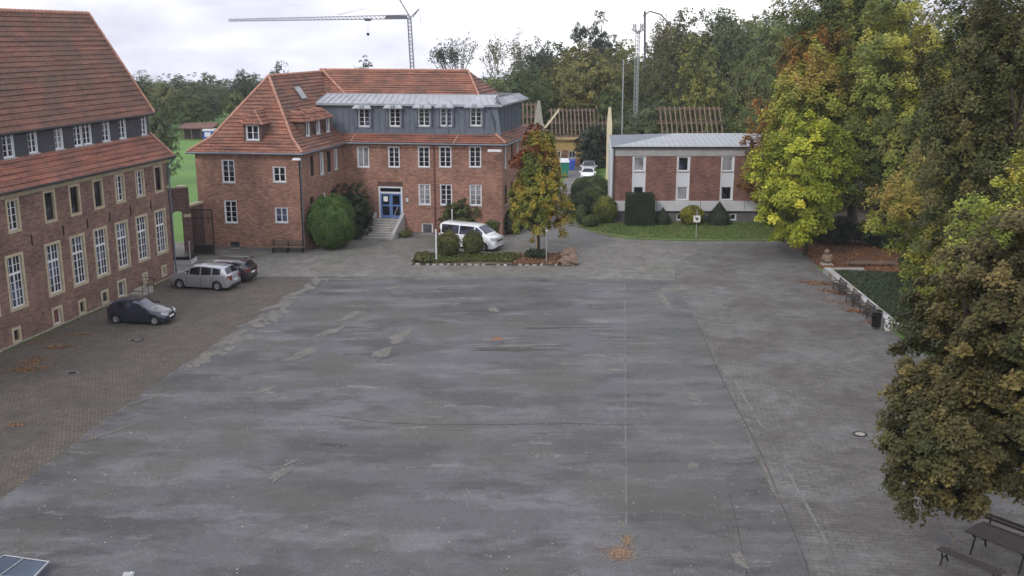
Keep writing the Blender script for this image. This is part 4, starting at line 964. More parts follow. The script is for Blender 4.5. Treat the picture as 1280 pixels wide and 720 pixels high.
mb = MB(); g0 = at(761.5, 180, 118); zt = at(761.5, 134, 118).z; mb.box(g0.x-.28, g0.x+.28, 118, 118.3, 0, zt-1.8); mb.hexa([(g0.x-.28, 118, zt-1.8), (g0.x+.28, 118, zt-1.8), (g0.x+.28, 118.3, zt-1.8), (g0.x-.28, 118.3, zt-1.8), (g0.x-.14, 118, zt), (g0.x+.12, 118, zt), (g0.x+.12, 118.3, zt), (g0.x-.14, 118.3, zt)]); mb.build('masonry', 'timber_pale', t)
x0, x1 = at(636, 150, 128).x, at(672, 150, 128).x
t = thing('timber_roof_frame', 'open rafters of a roof frame just right of the zinc storey', 'roof frame', ((x0+x1)/2, 128, 0))
rafter_roof(t, x0, x1, 128, at(650, 160, 128).z, at(650, 129, 131).z, 3.0, 7, 'timber_grey')
mb = MB(); [mb.box(x-.1, x+.1, 127.95, 128.15, 0, at(650, 160, 128).z-.2) for x in (x0+.1, (x0+x1)/2, x1-.1)]; mb.build('post', 'timber_grey', t)
gx = at(673, 150, 127).x; t = thing('brick_gable', 'tapering brick gable end behind the red-topped tree', 'wall', (gx, 127, 0))
z_t = at(673, 126, 127).z; z_b = at(673, 155, 127).z
mb = MB(); mb.hexa([(gx-.75, 127, 0), (gx+.75, 127, 0), (gx+.75, 127.4, 0), (gx-.75, 127.4, 0), (gx-.6, 127, z_b), (gx+.7, 127, z_b), (gx+.7, 127.4, z_b), (gx-.6, 127.4, z_b)])
mb.hexa([(gx-.55, 127, z_b), (gx+.6, 127, z_b), (gx+.6, 127.4, z_b), (gx-.55, 127.4, z_b), (gx-.12, 127, z_t), (gx+.2, 127, z_t), (gx+.2, 127.4, z_t), (gx-.12, 127.4, z_t)]); mb.build('masonry', 'stone_grey', t)
x0, x1 = at(826, 150, 122).x, at(908, 150, 122).x
t = thing('timber_roof_frame', 'reddish bare rafters standing behind the flat-roofed building', 'roof frame', ((x0+x1)/2, 122, 0))
rafter_roof(t, x0, x1, 122, at(860, 170, 122).z, at(860, 134, 125).z, 3.4, 13, 'timber_brown2' if 0 else 'timber_grey')
mb = MB(); [mb.box(x-.1, x+.1, 121.95, 122.15, 0, 4.4) for x in (x0+.1, (x0+x1)/2, x1-.1)]; mb.build('post', 'timber_grey', t)
# far shed and container on the meadow
sx = at(246, 160, 172)
t = thing('field_shed', 'low dark open shed with reddish roof at the far edge of the green meadow', 'shed', (sx.x, 172, 0))
mb = MB(); mb.box(sx.x-2.4, sx.x+2.4, 172.8, 175, -.1, 1.7); mb.build('wall', 'shed_wall', t)
for k in range(4):
    mb = MB(); xx = sx.x-2.4+1.6*k; mb.box(xx-.08, xx+.08, 171.5, 171.66, -.1, 1.75); mb.build('post', 'timber_grey', t)
mb = MB(); mb.hexa([(sx.x-2.8, 171.2, 1.75), (sx.x+2.8, 171.2, 1.75), (sx.x+2.8, 175.4, 2.3), (sx.x-2.8, 175.4, 2.3), (sx.x-2.8, 171.2, 1.95), (sx.x+2.8, 171.2, 1.95), (sx.x+2.8, 175.4, 2.5), (sx.x-2.8, 175.4, 2.5)]); mb.build('roof', 'shed_roof', t)
cx = at(261, 160, 171).x
t = thing('blue_container', 'small blue trailer hut with pale roof beside the field shed', 'container', (cx, 170, 0))
mb = MB(); mb.box(cx-.7, cx+1.0, 170, 172, .15, 1.5); mb.build('body', 'plastic_blue', t)
mb = MB(); mb.box(cx-.8, cx+1.1, 169.9, 172.1, 1.5, 1.75); mb.build('roof', 'panel_white', t)
mb = MB(); mb.box(cx-.45, cx+.5, 169.96, 170.0, .6, 1.3); mb.build('window', 'panel_white', t)

# ------------------------------------------------------------------ gateway between the two brick buildings
ga, gb = at(214, 300, 77.0), at(240, 300, 77.6)
t = thing('brick_gateway', 'old brick gateway with a round arch beside the corner of the long house', 'gateway', (ga.x, 77, 0))
zt = at(222, 236, 77).z; d, n, l = wallframe(ga, gb); g0 = Vector((ga.x, ga.y, 0)); G = lambda c, y, z: g0+d*c-n*y+Vector((0, 0, z))
mb = MB(); aw0, aw1, spring = .15, 1.05, at(222, 272, 77).z; r_ = (aw1-aw0)/2; acx = (aw0+aw1)/2
for s in (0, .55):
    pts = []
mb.box(-.6, aw0, 0, .55, 0, zt, 0, G); mb.box(aw1, l, 0, .55, 0, zt, 0, G)
N_ = 10
for k in range(N_):
    t0_, t1_ = math.pi*(1-k/N_), math.pi*(1-(k+1)/N_)
    xa_, xb_ = acx+r_*math.cos(t0_), acx+r_*math.cos(t1_); za_, zb_ = spring+r_*math.sin(t0_), spring+r_*math.sin(t1_)
    mb.hexa([G(xa_, 0, za_), G(xb_, 0, zb_), G(xb_, .55, zb_), G(xa_, .55, za_), G(xa_, 0, zt), G(xb_, 0, zt), G(xb_, .55, zt), G(xa_, .55, zt)])
mb.build('masonry', 'brick_dark', t)
mb = MB(); mb.box(l-.75, l-.2, -.06, .6, zt+.01, zt+.14, 0, G); mb.build('coping', 'sandstone', t); mb = MB(); mb.box(aw1-.03, l+.05, -.05, -.003, spring-.05, spring+.18, 0, G); mb.build('impost', 'sandstone', t)
wa, wb = at(236, 300, 78.2), at(257, 300, 80.9)
t = thing('boundary_wall', 'low brick wall with pale stone coping joining the gateway to the school wing', 'wall', (wa.x, wa.y, 0))
z1_, z2_ = at(236, 260, wa.y).z, at(256, 254, wb.y).z
d2 = (wb-wa); d2.z = 0; l2 = d2.length; d2.normalize(); n2 = Vector((d2.y, -d2.x, 0)); G2 = lambda c, y, z: Vector((wa.x, wa.y, 0))+d2*c-n2*y+Vector((0, 0, z))
def seg(mb, za, zb, ha, hb, y0, y1): mb.hexa([G2(0, y0, za), G2(l2, y0, zb), G2(l2, y1, zb), G2(0, y1, za), G2(0, y0, ha), G2(l2, y0, hb), G2(l2, y1, hb), G2(0, y1, ha)])
mb = MB(); seg(mb, 0, 0, z1_, z2_, 0, .4); mb.build('masonry', 'brick_dark', t)
mb = MB(); seg(mb, z1_+.01, z2_+.01, z1_+.16, z2_+.16, -.06, .46); mb.build('coping', 'sandstone', t)
ia, ib = P(239, 319), P(269, 319)
t = thing('iron_gate', 'tall dark iron gate leaf standing open before the boundary wall', 'gate', tuple(ia))
zt = at(255, 262, ia.y).z; w_ = ib.x-ia.x
mb = MB(); mb.box(ia.x, ia.x+.07, ia.y, ia.y+.07, 0, zt); mb.box(ib.x-.07, ib.x, ia.y, ia.y+.07, 0, zt)
for z in (.12, .75, zt-.7, zt-.06): mb.box(ia.x+.07, ib.x-.07, ia.y+.01, ia.y+.06, z, z+.06)
mb.build('gate_frame', 'black_metal', t)
for k in range(1, 16):
    mb = MB(); x = ia.x+w_*k/16; mb.box(-.014, .014, 0, .03, .06, zt+.05)
    if 'bar' not in TEMPL: TEMPL['bar'] = mb.mesh('bar', 'black_metal')
    put('bar', TEMPL['bar'], t, Matrix.Translation(Vector((x, ia.y+.02, 0))))
mb = MB(); mb.box(ia.x+.1, ib.x-.1, ia.y+.03, ia.y+.045, .19, .74); mb.build('kick_plate', 'black_metal', t)
pa_, pb_ = P(219, 331), P(239, 331)
t = thing('low_concrete_block', 'low pale concrete block with a dark top beside the gateway', 'block', tuple(pa_))
mb = MB(); mb.box(pa_.x, pb_.x, pa_.y, pa_.y+1.5, 0, .38); mb.build('base', 'concrete_light', t)
mb = MB(); mb.box(pa_.x-.05, pb_.x+.03, pa_.y-.05, pa_.y+1.55, .385, .62); mb.build('lid', 'black_metal', t)
def pole(name, label, px, py, ptop, r, mat, cat='post', extra=None, group=None):
    p = P(px, py); zt = at(px, ptop, p.y).z; t = thing(name, label, cat, tuple(p), 0, group)
    mb = MB(); mb.tube((0, 0, -.05), (0, 0, zt), r, n=8); sub('post', mb.mesh('post', mat), t)
    if extra: extra(t, zt)
    return t
def cap(r, mat='galvanised'):
    def f(t, z): mb = MB(); mb.lathe([(r*1.3, z-.06), (r*1.3, z), (.005, z+.05)], 8); sub('cap', mb.mesh('cap', mat), t)
    return f
pole('metal_post', 'thin dark post behind the silver car near the gateway', 238.5, 332, 302, .045, 'galvanised', extra=cap(.05))
def lamp_head(t, z):
    mb = MB(); mb.hexa([(-.55, -.12, z), (.12, -.12, z-.02), (.12, .12, z-.02), (-.55, .12, z), (-.45, -.08, z+.14), (.08, -.1, z+.16), (.08, .1, z+.16), (-.45, .08, z+.14)]); sub('lamp_head', mb.mesh('lamp_head', 'white_paint'), t)
pole('street_lamp', 'tall dark lamp post with white head at the front corner of the school wing', 379.5, 315.5, 200, .055, 'black_metal', 'street lamp', lamp_head)
# bench against the wing
t = thing('wooden_bench', 'dark wooden bench against the brick wall of the school wing', 'bench', tuple(P(360, 315.5)))
L_ = 1.35
for k in range(4):
    mb = MB(); mb.box(-L_, L_, -.22+.12*k, -.12+.12*k, .43, .47); sub('slat', mb.mesh('slat', 'timber_grey'), t)
for k in range(3):
    mb = MB(); mb.box(-L_, L_, .27+.02*k, .30+.02*k, .56+.13*k, .66+.13*k); sub('slat', mb.mesh('slat', 'timber_grey'), t)
for s in (-1, 0, 1):
    mb = MB(); x = s*(L_-.2); mb.box(x-.04, x+.04, -.2, -.13, 0, .43); mb.box(x-.04, x+.04, .22, .29, 0, .9); mb.box(x-.04, x+.04, -.13, .22, .37, .43); sub('leg', mb.mesh('leg', 'black_metal'), t)

# ------------------------------------------------------------------ cars
def interp(tab, x):
    xs = [p[0] for p in tab]; ys = [p[1] for p in tab]
    return float(np.interp(x, xs, ys))
def car(name, label, loc, rz, S, paint, cat='car', group=None):
    """front is +x. S: L W, top (x fraction from the nose, z), belt, plan half-width factor, glass bands, wheels"""
    Lc, Wd = S['L'], S['W']/2; t = thing(name, label, cat, loc, rz, group)
    r = S['r']; ax = [S['ax'][0]*Lc, S['ax'][1]*Lc]; ra = r+.055
    xs = sorted(set([round(v, 4) for v in np.linspace(0, Lc, 64)]+[round(a+ra*math.cos(q), 4) for a in ax for q in np.linspace(0, math.pi, 13)]+[round(v*Lc, 4) for b in S['glass'] for v in b]+[round(v*Lc, 4) for v in (*S['ws'], *S['rw'])]))
    rings = []
    for x in xs:
        u = x/Lc; top = interp(S['top'], u); belt = min(interp(S['belt'], u), top-.03); wf = interp(S['plan'], u)*Wd
        zb = interp([(0, .30), (.04, .20), (.5, .17), (.95, .22), (1, .34)], u)
        arch = 0
        for a in ax:
            if abs(x-a) < ra: arch = max(arch, r+math.sqrt(max(0, ra*ra-(x-a)**2)))
        zl = max(zb, arch)
        ht = top-belt; tl = min(1, ht/.42); shoulder = min(belt-.03, max(zl+.05, belt-.10))
        ws = wf*(.975-.17*tl)
        mid = max(zl+.02, min(.48, shoulder-.02))
        pr = [(wf*(.95 if arch == 0 else 1.0), zl), (wf, zl+.03 if arch else max(mid, zl+.03)), (wf*.995, max(shoulder, zl+.045)), (wf*.965, belt), (ws+.01*tl, top-.10*tl-.02*(1-tl)), (ws-.07*tl-.03, top-.03*tl-.006), (wf*.42, top+.012), (0, top+.018)]
        rings.append([(Lc/2-x, y, z) for y, z in pr])
    body = MB(); n = len(rings[0]); gls = {}
    def um(x, bands): return any(a*Lc-1e-4 <= x <= b*Lc+1e-4 for a, b in bands)
    for side in (1, -1):
        for i in range(len(rings)-1):
            xm = (xs[i]+xs[i+1])/2
            for j in range(n-1):
                q = [rings[i][j], rings[i+1][j], rings[i+1][j+1], rings[i][j+1]]; q = [(a, b*side, c) for a, b, c in q]
                if side > 0: q = q[::-1]
                tgt = body
                if j == 3 and um(xm, S['glass']): tgt = gls.setdefault(('side_window', side, [a*Lc-1e-4 <= xm <= b*Lc+1e-4 for a, b in S['glass']].index(True)), MB())
                if j in (5, 6) and (S['ws'][0]*Lc < xm < S['ws'][1]*Lc or S['rw'][0]*Lc < xm < S['rw'][1]*Lc): tgt = gls.setdefault(('windscreen' if xm < Lc/2 else 'rear_window',), MB())
                tgt.face(q)
    for i, s_ in ((0, 1), (len(rings)-1, -1)):           # nose and tail
        rr = rings[i]; full = [(a, b, c) for a, b, c in rr]+[(a, -b, c) for a, b, c in reversed(rr[:-1])]
        body.face(full if s_ > 0 else full[::-1])
    me = body.mesh('body', paint, True); 
    o = sub('body', me, t)
    for k_, g_ in gls.items(): sub(k_[0], g_.mesh(k_[0], 'glass_car', True), t)
    for m_ in (me, ):
        import bmesh
        bm = bmesh.new(); bm.from_mesh(m_); bmesh.ops.remove_doubles(bm, verts=bm.verts, dist=.0008); bmesh.ops.recalc_face_normals(bm, faces=bm.faces)
        for ed in bm.edges:
            if len(ed.link_faces) == 2 and ed.calc_face_angle(0) > .55: ed.smooth = False
        bm.to_mesh(m_); bm.free()
    mb = MB()                                             # dark underbody and wheel wells
    mb.box(-Lc/2+.12, Lc/2-.12, -Wd*.80, Wd*.80, .16, .52); sub('underbody', mb.mesh('underbody', 'trim_black'), t)
    ty = MB(); ty.lathe([(r*.62, -.10), (r*.93, -.10), (r, -.06), (r, .06), (r*.93, .10), (r*.62, .10)], 22, M=lambda x, y, z: (x, z, y))
    rm = MB(); 
    rm.lathe([(r*.64, .055), (r*.60, .095), (r*.52, .075), (r*.50, .05)], 22, M=lambda x, y, z: (x, -z, y))
    for k in range(S.get('spokes', 7)):
        a = 2*math.pi*k/S.get('spokes', 7); c_, s_ = math.cos(a), math.sin(a); wv = r*.10
        rm.hexa([(wv*s_, -.06, -wv*c_), (r*.55*c_+wv*s_, -.06, r*.55*s_-wv*c_), (r*.55*c_-wv*s_, -.06, r*.55*s_+wv*c_), (-wv*s_, -.06, wv*c_), (wv*s_, -.085, -wv*c_), (r*.55*c_+wv*s_, -.085, r*.55*s_-wv*c_), (r*.55*c_-wv*s_, -.085, r*.55*s_+wv*c_), (-wv*s_, -.085, wv*c_)])
    rm.lathe([(.001, .09), (r*.16, .09), (r*.18, .05)], 12, M=lambda x, y, z: (x, -z, y)); rm.lathe([(.001, .03), (r*.62, .03)], 16, M=lambda x, y, z: (x, -z, y), mat=1)
    tm, rmm = ty.mesh('tyre', 'rubber', True), rm.mesh('rim', [S.get('rim', 'rim_silver'), 'trim_black'])
    wm0 = MB(); wm0.lathe([(.001, -.08), (r*.5, -.08)], 12, M=lambda x, y, z: (x, z, y)); wme = wm0.mesh('wheel', 'trim_black')
    for a in ax:
        for s in (-1, 1):
            wo = sub('wheel', wme, t); wo.location = (Lc/2-a, s*(Wd-.13), r); wo.rotation_euler = (0, 0, 0 if s < 0 else math.pi)
            sub('tyre', tm, wo); sub('rim', rmm, wo)
    def surf(u):                                          # half width at a station
        return interp(S['plan'], u)*Wd
    def quadpatch(name, pts, mat, th=.02):
        mb = MB(); c = [Vector(p) for p in pts]; nn = (c[1]-c[0]).cross(c[3]-c[0]).normalized(); 
        mb.hexa([*(p-nn*.02 for p in c), *(p+nn*th for p in c)]); sub(name, mb.mesh(name, mat), t)
    hz0, hz1 = S['lamp']; 
    for s in (-1, 1):
        yA, yB = s*surf(.0)*.55, s*surf(.0)*1.0; yC = s*surf(.07)*1.0
        mb = MB(); pts0 = [(Lc/2+.012, yA), (Lc/2+.006, yB), (Lc/2-.07*Lc+.01, yC+s*.01)]
        for (a, b), (za, zb_) in zip(zip(pts0[:-1], pts0[1:]), (((hz0, hz1), (hz0+.01, hz1+.03)), ((hz0+.01, hz1+.03), (hz0+.10, hz1+.06)))):
            mb.face([(a[0], a[1], za[0]), (b[0], b[1], zb_[0]), (b[0], b[1], zb_[1]), (a[0], a[1], za[1])])
            mb.face([(a[0], a[1], za[1]), (b[0], b[1], zb_[1]), (b[0]-.05, b[1]*.95, zb_[1]+.008), (a[0]-.05, a[1], za[1]+.008)])
        sub('headlight', mb.mesh('headlight', 'lamp_clear', True), t)
        tz0, tz1 = S['tail']; yA, yB = s*surf(1.0)*.72, s*surf(1.0)*1.0; yC = s*surf(.955)
        mb = MB(); mb.face([(-Lc/2-.012, yA, tz0), (-Lc/2-.008, yB, tz0), (-Lc/2-.008, yB, tz1), (-Lc/2-.012, yA, tz1)]); mb.face([(-Lc/2-.008, yB, tz0), (-Lc/2+.045*Lc, yC+s*.012, tz0+.02), (-Lc/2+.045*Lc, yC+s*.012, tz1-.02), (-Lc/2-.008, yB, tz1)])
        sub('taillight', mb.mesh('taillight', 'lamp_red', True), t)
        um_ = S['mirror']; mb = MB(); x = Lc/2-um_*Lc; y = s*surf(um_)
        mb.hexa([(x-.04, y-s*.05, S['mz']), (x+.12, y-s*.05, S['mz']), (x+.10, y+s*.17, S['mz']+.02), (x-.03, y+s*.17, S['mz']+.02), (x-.04, y-s*.05, S['mz']+.15), (x+.08, y-s*.05, S['mz']+.14), (x+.06, y+s*.17, S['mz']+.15), (x-.03, y+s*.17, S['mz']+.16)]); sub('mirror', mb.mesh('mirror', paint), t)
        for u in S['seams']:
            x = Lc/2-u*Lc; bz = interp(S['belt'], u); mb = MB(); y = s*surf(u)
            mb.box(x-.009, x+.009, min(y-s*.02, y+s*.004), max(y-s*.02, y+s*.004), .30, bz-.10); sub('door_seam', mb.mesh('door_seam', 'trim_black'), t)
        for u in S['handles']:
            x = Lc/2-u*Lc; bz = interp(S['belt'], u)-.13; y = s*surf(u); mb = MB(); mb.box(x-.09, x+.09, min(y-s*.02, y+s*.028), max(y-s*.02, y+s*.028), bz-.015, bz+.02); sub('door_handle', mb.mesh('door_handle', paint), t)
        if S.get('mould'):
            x0, x1 = Lc/2-.29*Lc, Lc/2-.70*Lc; y = s*surf(.5); mb = MB(); mb.box(x1, x0, min(y-s*.03, y+s*.014), max(y-s*.03, y+s*.014), .42, .47); sub('side_moulding', mb.mesh('side_moulding', 'trim_black'), t)
        if S.get('rails'):
            x0, x1 = Lc/2-.40*Lc, Lc/2-.88*Lc; mb = MB(); zr_ = interp(S['top'], .6); y = s*surf(.6)*.72
            mb.path([(x1, y, zr_-.02), (x1+.1, y, zr_+.05), (x0-.1, y, zr_+.05), (x0, y, zr_-.02)], .016); sub('roof_rail', mb.mesh('roof_rail', 'galvanised'), t)
    for (xx, nm, z) in ((Lc/2+.015, 'number_plate', .40), (-Lc/2-.015, 'number_plate', S.get('rp', .72))):
        mb = MB(); mb.box(xx-.008, xx+.008, -.26, .26, z, z+.11); sub(nm, mb.mesh(nm, 'paper_white'), t)
    mb = MB(); mb.box(Lc/2-.02, Lc/2+.012, -Wd*.42, Wd*.42, hz0-.02, hz0+.09); sub('grille', mb.mesh('grille', 'trim_black'), t)
    mb = MB(); mb.box(Lc/2-.03, Lc/2+.010, -Wd*.55, Wd*.55, .22, .33); sub('air_intake', mb.mesh('air_intake', 'trim_black'), t)
    mb = MB(); mb.box(-Lc/2-.012, -Lc/2+.03, -Wd*.70, Wd*.70, .30, .42); sub('rear_bumper_insert', mb.mesh('rear_bumper_insert', 'trim_black'), t)
    return t
HATCH = dict(L=3.75, W=1.62, r=.28, ax=(.185, .835), spokes=10, top=[(0, .52), (.012, .66), (.04, .74), (.26, .90), (.285, .93), (.45, 1.34), (.55, 1.40), (.75, 1.39), (.88, 1.33), (.975, .92), (.99, .80), (1, .50)],
    belt=[(0, .5), (.27, .86), (.5, .88), (1, .93)], plan=[(0, .66), (.03, .84), (.10, .95), (.25, 1), (.8, 1), (.93, .94), (.985, .84), (1, .74)], glass=[(.36, .54), (.565, .80)], ws=(.295, .45), rw=(.885, .965), lamp=(.55, .70), tail=(.58, .86), mirror=.34, mz=.92, seams=(.30, .60), handles=(.55,), mould=True)
MPV = dict(L=4.55, W=1.82, r=.32, ax=(.19, .80), top=[(0, .56), (.01, .70), (.05, .82), (.20, 1.04), (.225, 1.07), (.40, 1.56), (.52, 1.64), (.75, 1.62), (.90, 1.54), (.965, 1.10), (.985, .95), (1, .55)],
    belt=[(0, .55), (.22, 1.0), (.55, 1.02), (.85, 1.10), (1, 1.12)], plan=[(0, .62), (.025, .80), (.10, .95), (.25, 1), (.82, 1), (.94, .94), (.985, .84), (1, .76)], glass=[(.265, .345), (.36, .53), (.55, .71), (.73, .86)], ws=(.23, .40), rw=(.905, .96), lamp=(.62, .80), tail=(.72, 1.04), mirror=.315, mz=1.04, seams=(.31, .54, .74), handles=(.50, .70), rails=True, rp=.62)
WAGON = dict(MPV, L=4.5, W=1.78, top=[(0, .52), (.01, .66), (.05, .76), (.24, .95), (.26, .98), (.42, 1.42), (.52, 1.48), (.75, 1.47), (.92, 1.40), (.97, 1.0), (.985, .88), (1, .52)], belt=[(0, .5), (.25, .90), (1, .98)], mz=.95, lamp=(.55, .72), tail=(.7, .98), ws=(.27, .42), rw=(.925, .965))
VAN = dict(L=5.1, W=1.95, r=.34, ax=(.19, .78), top=[(0, .62), (.008, .90), (.03, 1.08), (.145, 1.28), (.16, 1.32), (.30, 1.86), (.36, 1.95), (.95, 1.97), (.985, 1.90), (.995, 1.10), (1, .55)],
    belt=[(0, .6), (.16, 1.16), (.3, 1.18), (1, 1.20)], plan=[(0, .62), (.02, .82), (.08, .95), (.2, 1), (.95, 1), (.985, .96), (1, .90)], glass=[(.215, .345), (.365, .62), (.635, .94)], ws=(.165, .30), rw=(.986, .994), lamp=(.78, 1.02), tail=(.8, 1.5), mirror=.245, mz=1.18, seams=(.20, .36, .63), handles=(.33, .40), rp=.7)
def car_at(pa, pb, fn_front_is_b=True):
    a, b = P(*pa), P(*pb); c = (a+b)/2; d = (b-a); return (c.x, c.y, .012), math.atan2(d.y, d.x)
# positions: points on the ground under the two near-side wheels
def place_by_side(front, rear, S, side):
    """front/rear: pixels of the near-side tyre contacts; side=+1 when that is the car's left"""
    f, r_ = P(*front), P(*rear); d = (f-r_); d.z = 0; d.normalize(); left = Vector((-d.y, d.x, 0)); mid = (f+r_)/2
    off = S['L']*(1-sum(S['ax']))/2                        # centre of the body relative to mid-wheelbase
    c = mid-left*side*(S['W']/2-.13)-d*off*1.0
    return (c.x, c.y, .012), math.atan2(d.y, d.x)
l_, a_ = place_by_side((192, 406.5), (148.5, 404.5), HATCH, -1); car('parked_car', 'small dark blue three-door hatchback parked along the old brick house', l_, a_, HATCH, 'paint_navy')
l_, a_ = place_by_side((225.5, 360.5), (273, 363.5), MPV, 1); car('parked_car', 'silver family van parked with its nose to the long brick house', l_, a_, MPV, 'paint_silver')
lb = Vector(l_)+Vector((math.cos(a_-math.pi/2), math.sin(a_-math.pi/2), 0))*2.35+Vector((.05, 0, 0)); car('parked_car', 'black estate car parked close behind the silver one', tuple(lb), a_+.03, WAGON, 'paint_black')
l_, a_ = place_by_side((606, 314.0), (563, 309.5), VAN, -1); car('parked_van', 'white passenger van parked before the brick school beside the planted island', l_, a_, VAN, 'paint_white', 'van')
p = P(736, 226); car('parked_car', 'white hatchback far back by the dark conifer at the end of the road', (p.x, p.y+1, .012), math.radians(-100), HATCH, 'paint_white')
p = P(741, 220); car('parked_car', 'second white car half hidden behind the far one by the conifer', (p.x-.3, p.y+2.6, .012), math.radians(-96), WAGON, 'paint_silver')

# ------------------------------------------------------------------ bins and clutter at the end of the road
p = P(706.5, 222); zt = at(706, 203, p.y).z
t = thing('waste_skip', 'tall green container with white lid standing on the road at the building site', 'container', tuple(p))
mb = MB(); mb.hexa([(-.42, 0, .1), (.34, 0, .1), (.34, 1.2, .1), (-.42, 1.2, .1), (-.52, -.1, zt), (.44, -.1, zt), (.44, 1.3, zt), (-.52, 1.3, zt)]); sub('body', mb.mesh('body', 'plastic_green'), t)
mb = MB(); mb.hexa([(-.62, -.2, zt+.01), (.52, -.2, zt+.01), (.52, 1.4, zt+.01), (-.62, 1.4, zt+.01), (-.58, -.1, zt+.12), (.48, -.1, zt+.12), (.42, 1.4, zt+.35), (-.52, 1.4, zt+.35)]); sub('lid', mb.mesh('lid', 'panel_white'), t)
for s in (-.32, .26):
    mb = MB(); mb.tube((s-.04, .1, .1), (s+.04, .1, .1), .1, n=10); sub('wheel', mb.mesh('wheel', 'rubber'), t)
p = P(715, 213); zt = 1.2
t = thing('waste_bin', 'blue wheeled bin beside the green container at the building site', 'bin', tuple(p))
mb = MB(); mb.hexa([(-.3, 0, .08), (.3, 0, .08), (.3, .6, .08), (-.3, .6, .08), (-.4, -.05, zt), (.4, -.05, zt), (.4, .7, zt), (-.4, .7, zt)]); sub('body', mb.mesh('body', 'plastic_blue'), t)
mb = MB(); mb.hexa([(-.43, -.1, zt+.01), (.43, -.1, zt+.01), (.43, .75, zt+.01), (-.43, .75, zt+.01), (-.4, -.05, zt+.08), (.4, -.05, zt+.08), (.4, .7, zt+.14), (-.4, .7, zt+.14)]); sub('lid', mb.mesh('lid', 'plastic_blue'), t)

# ------------------------------------------------------------------ cranes, masts
t = thing('tower_crane', 'grey tower crane with long lattice jib pointing left above the school roof', 'crane', (0, 0, 0)); YC = 240.0
m0 = at(516, 86, YC); mt = at(511.5, 22, YC); t.location = (m0.x, YC, 0); WM[t.name] = Matrix.Translation(Vector((m0.x, YC, 0)))
W_ = .42; mb = MB(); zt = mt.z; tp = Vector((mt.x, YC, zt))
bs = Vector((m0.x+.25, YC, 0))
for sx in (-1, 1):
    for sy in (-1, 1): mb.tube(bs+Vector((sx*W_, sy*W_, 0)), tp+Vector((sx*W_*.85, sy*W_*.85, 0)), .12, n=4)
for k in range(26):
    a, b = k/26, (k+1)/26
    for (s0, s1) in (((-1, -1), (1, -1)), ((1, -1), (1, 1)), ((1, 1), (-1, 1)), ((-1, 1), (-1, -1))):
        if k % 2: s0, s1 = s1, s0
        mb.tube(bs.lerp(tp, a)+Vector((s0[0]*W_, s0[1]*W_, 0)), bs.lerp(tp, b)+Vector((s1[0]*W_*.9, s1[1]*W_*.9, 0)), .06, n=3, caps=False)
mb.build('mast', 'crane_steel', t)
j0 = at(512, 23.5, YC); j1 = at(286, 26.5, YC); 
mb = MB(); n = 44; hj = .85
for k in range(n):
    a, b = j0.lerp(j1, k/n), j0.lerp(j1, (k+1)/n); hh = hj*(1-.55*k/n); up = Vector((0, 0, hh))
    for s in (-1, 1): mb.tube(a+Vector((0, s*.45, 0)), b+Vector((0, s*.45, 0)), .10, n=3, caps=False)
    mb.tube(a+up, b+up*.99, .09, n=3, caps=False)
    mb.tube(a+Vector((0, -.45, 0)), (a+b)/2+up, .05, n=3, caps=False); mb.tube((a+b)/2+up, b+Vector((0, -.45, 0)), .05, n=3, caps=False); mb.tube(a+Vector((0, .45, 0)), (a+b)/2+up, .05, n=3, caps=False)
mb.build('jib', 'crane_steel', t)
mb = MB(); q = at(482, 22, YC); mb.box(q.x, q.x+4.8, YC-.5, YC+.5, q.z-.25, q.z+.45); mb.build('machine_house', 'crane_steel', t)
mb = MB(); q0 = at(513, 22, YC); 
for x, y in ((498, -3), (524, 11)): mb.tube(q0, at(x, y, YC), .16, n=4)
mb.tube(at(524, 11, YC), at(516, 22, YC), .10, n=4); mb.tube(at(524, 11, YC), at(526.5, 30, YC), .04, n=4); mb.tube(at(498, -3, YC), at(422, 18, YC), .03, n=4); mb.build('strut', 'crane_steel', t)
mb = MB(); a = at(424, 18.5, YC); b = at(457, 10.5, YC); mb.tube(a, b, .05, n=4); mb.build('strut', 'crane_steel', t)
mb = MB(); c = at(460, 24.5, YC); mb.box(c.x-.7, c.x+.7, YC-.5, YC+.5, c.z-.3, c.z+.25); mb.build('trolley', 'black_metal', t)
mb = MB(); d = at(460, 43, YC); mb.tube(c, d, .03, n=4); mb.lathe([(.05, .35), (.4, .25), (.3, -.1), (.05, -.35)], 8, c=tuple(d)); mb.build('hook', 'black_metal', t)
def lattice_mast(name, label, px, ybase, ytop, D, wd, r, n, mat='galvanised', cat='mast'):
    t = thing(name, label, cat, (at(px, 200, D).x, D, 0)); x = at(px, 200, D).x; zt = at(px, ytop, D).z; mb = MB()
    cs = [Vector((wd*math.cos(a), wd*math.sin(a), 0)) for a in (.5, 2.6, 4.7)]
    for c in cs: mb.tube(c, c+Vector((0, 0, zt)), r, n=5)
    for k in range(n):
        z0_, z1_ = zt*k/n, zt*(k+1)/n
        for i in range(3): mb.tube(cs[i]+Vector((0, 0, z0_)), cs[(i+1) % 3]+Vector((0, 0, z1_)), r*.55, n=3, caps=False)
    sub('mast', mb.mesh('mast', mat), t); return t, x, zt
t, x, zt = lattice_mast('radio_mast', 'slender lattice mast rising against the trees and sky', 793, 110, 38, 128, .27, .05, 34, 'galvanised')
mb = MB()
for k in range(4): a = k*1.57+.4; mb.tube((0, 0, zt-.4), (.9*math.cos(a), .5*math.sin(a), zt+.2+.3*(k % 2)), .07, n=5); mb.box(.6*math.cos(a)-.09, .6*math.cos(a)+.09, .5*math.sin(a)-.08, .5*math.sin(a)+.08, zt-.1, zt+.8)
sub('antenna', mb.mesh('antenna', 'galvanised'), t)
t = thing('second_crane', 'thin distant crane tip just right of the lattice mast', 'crane', (at(806, 200, 150).x, 150, 0)); t.name = 'small_crane'
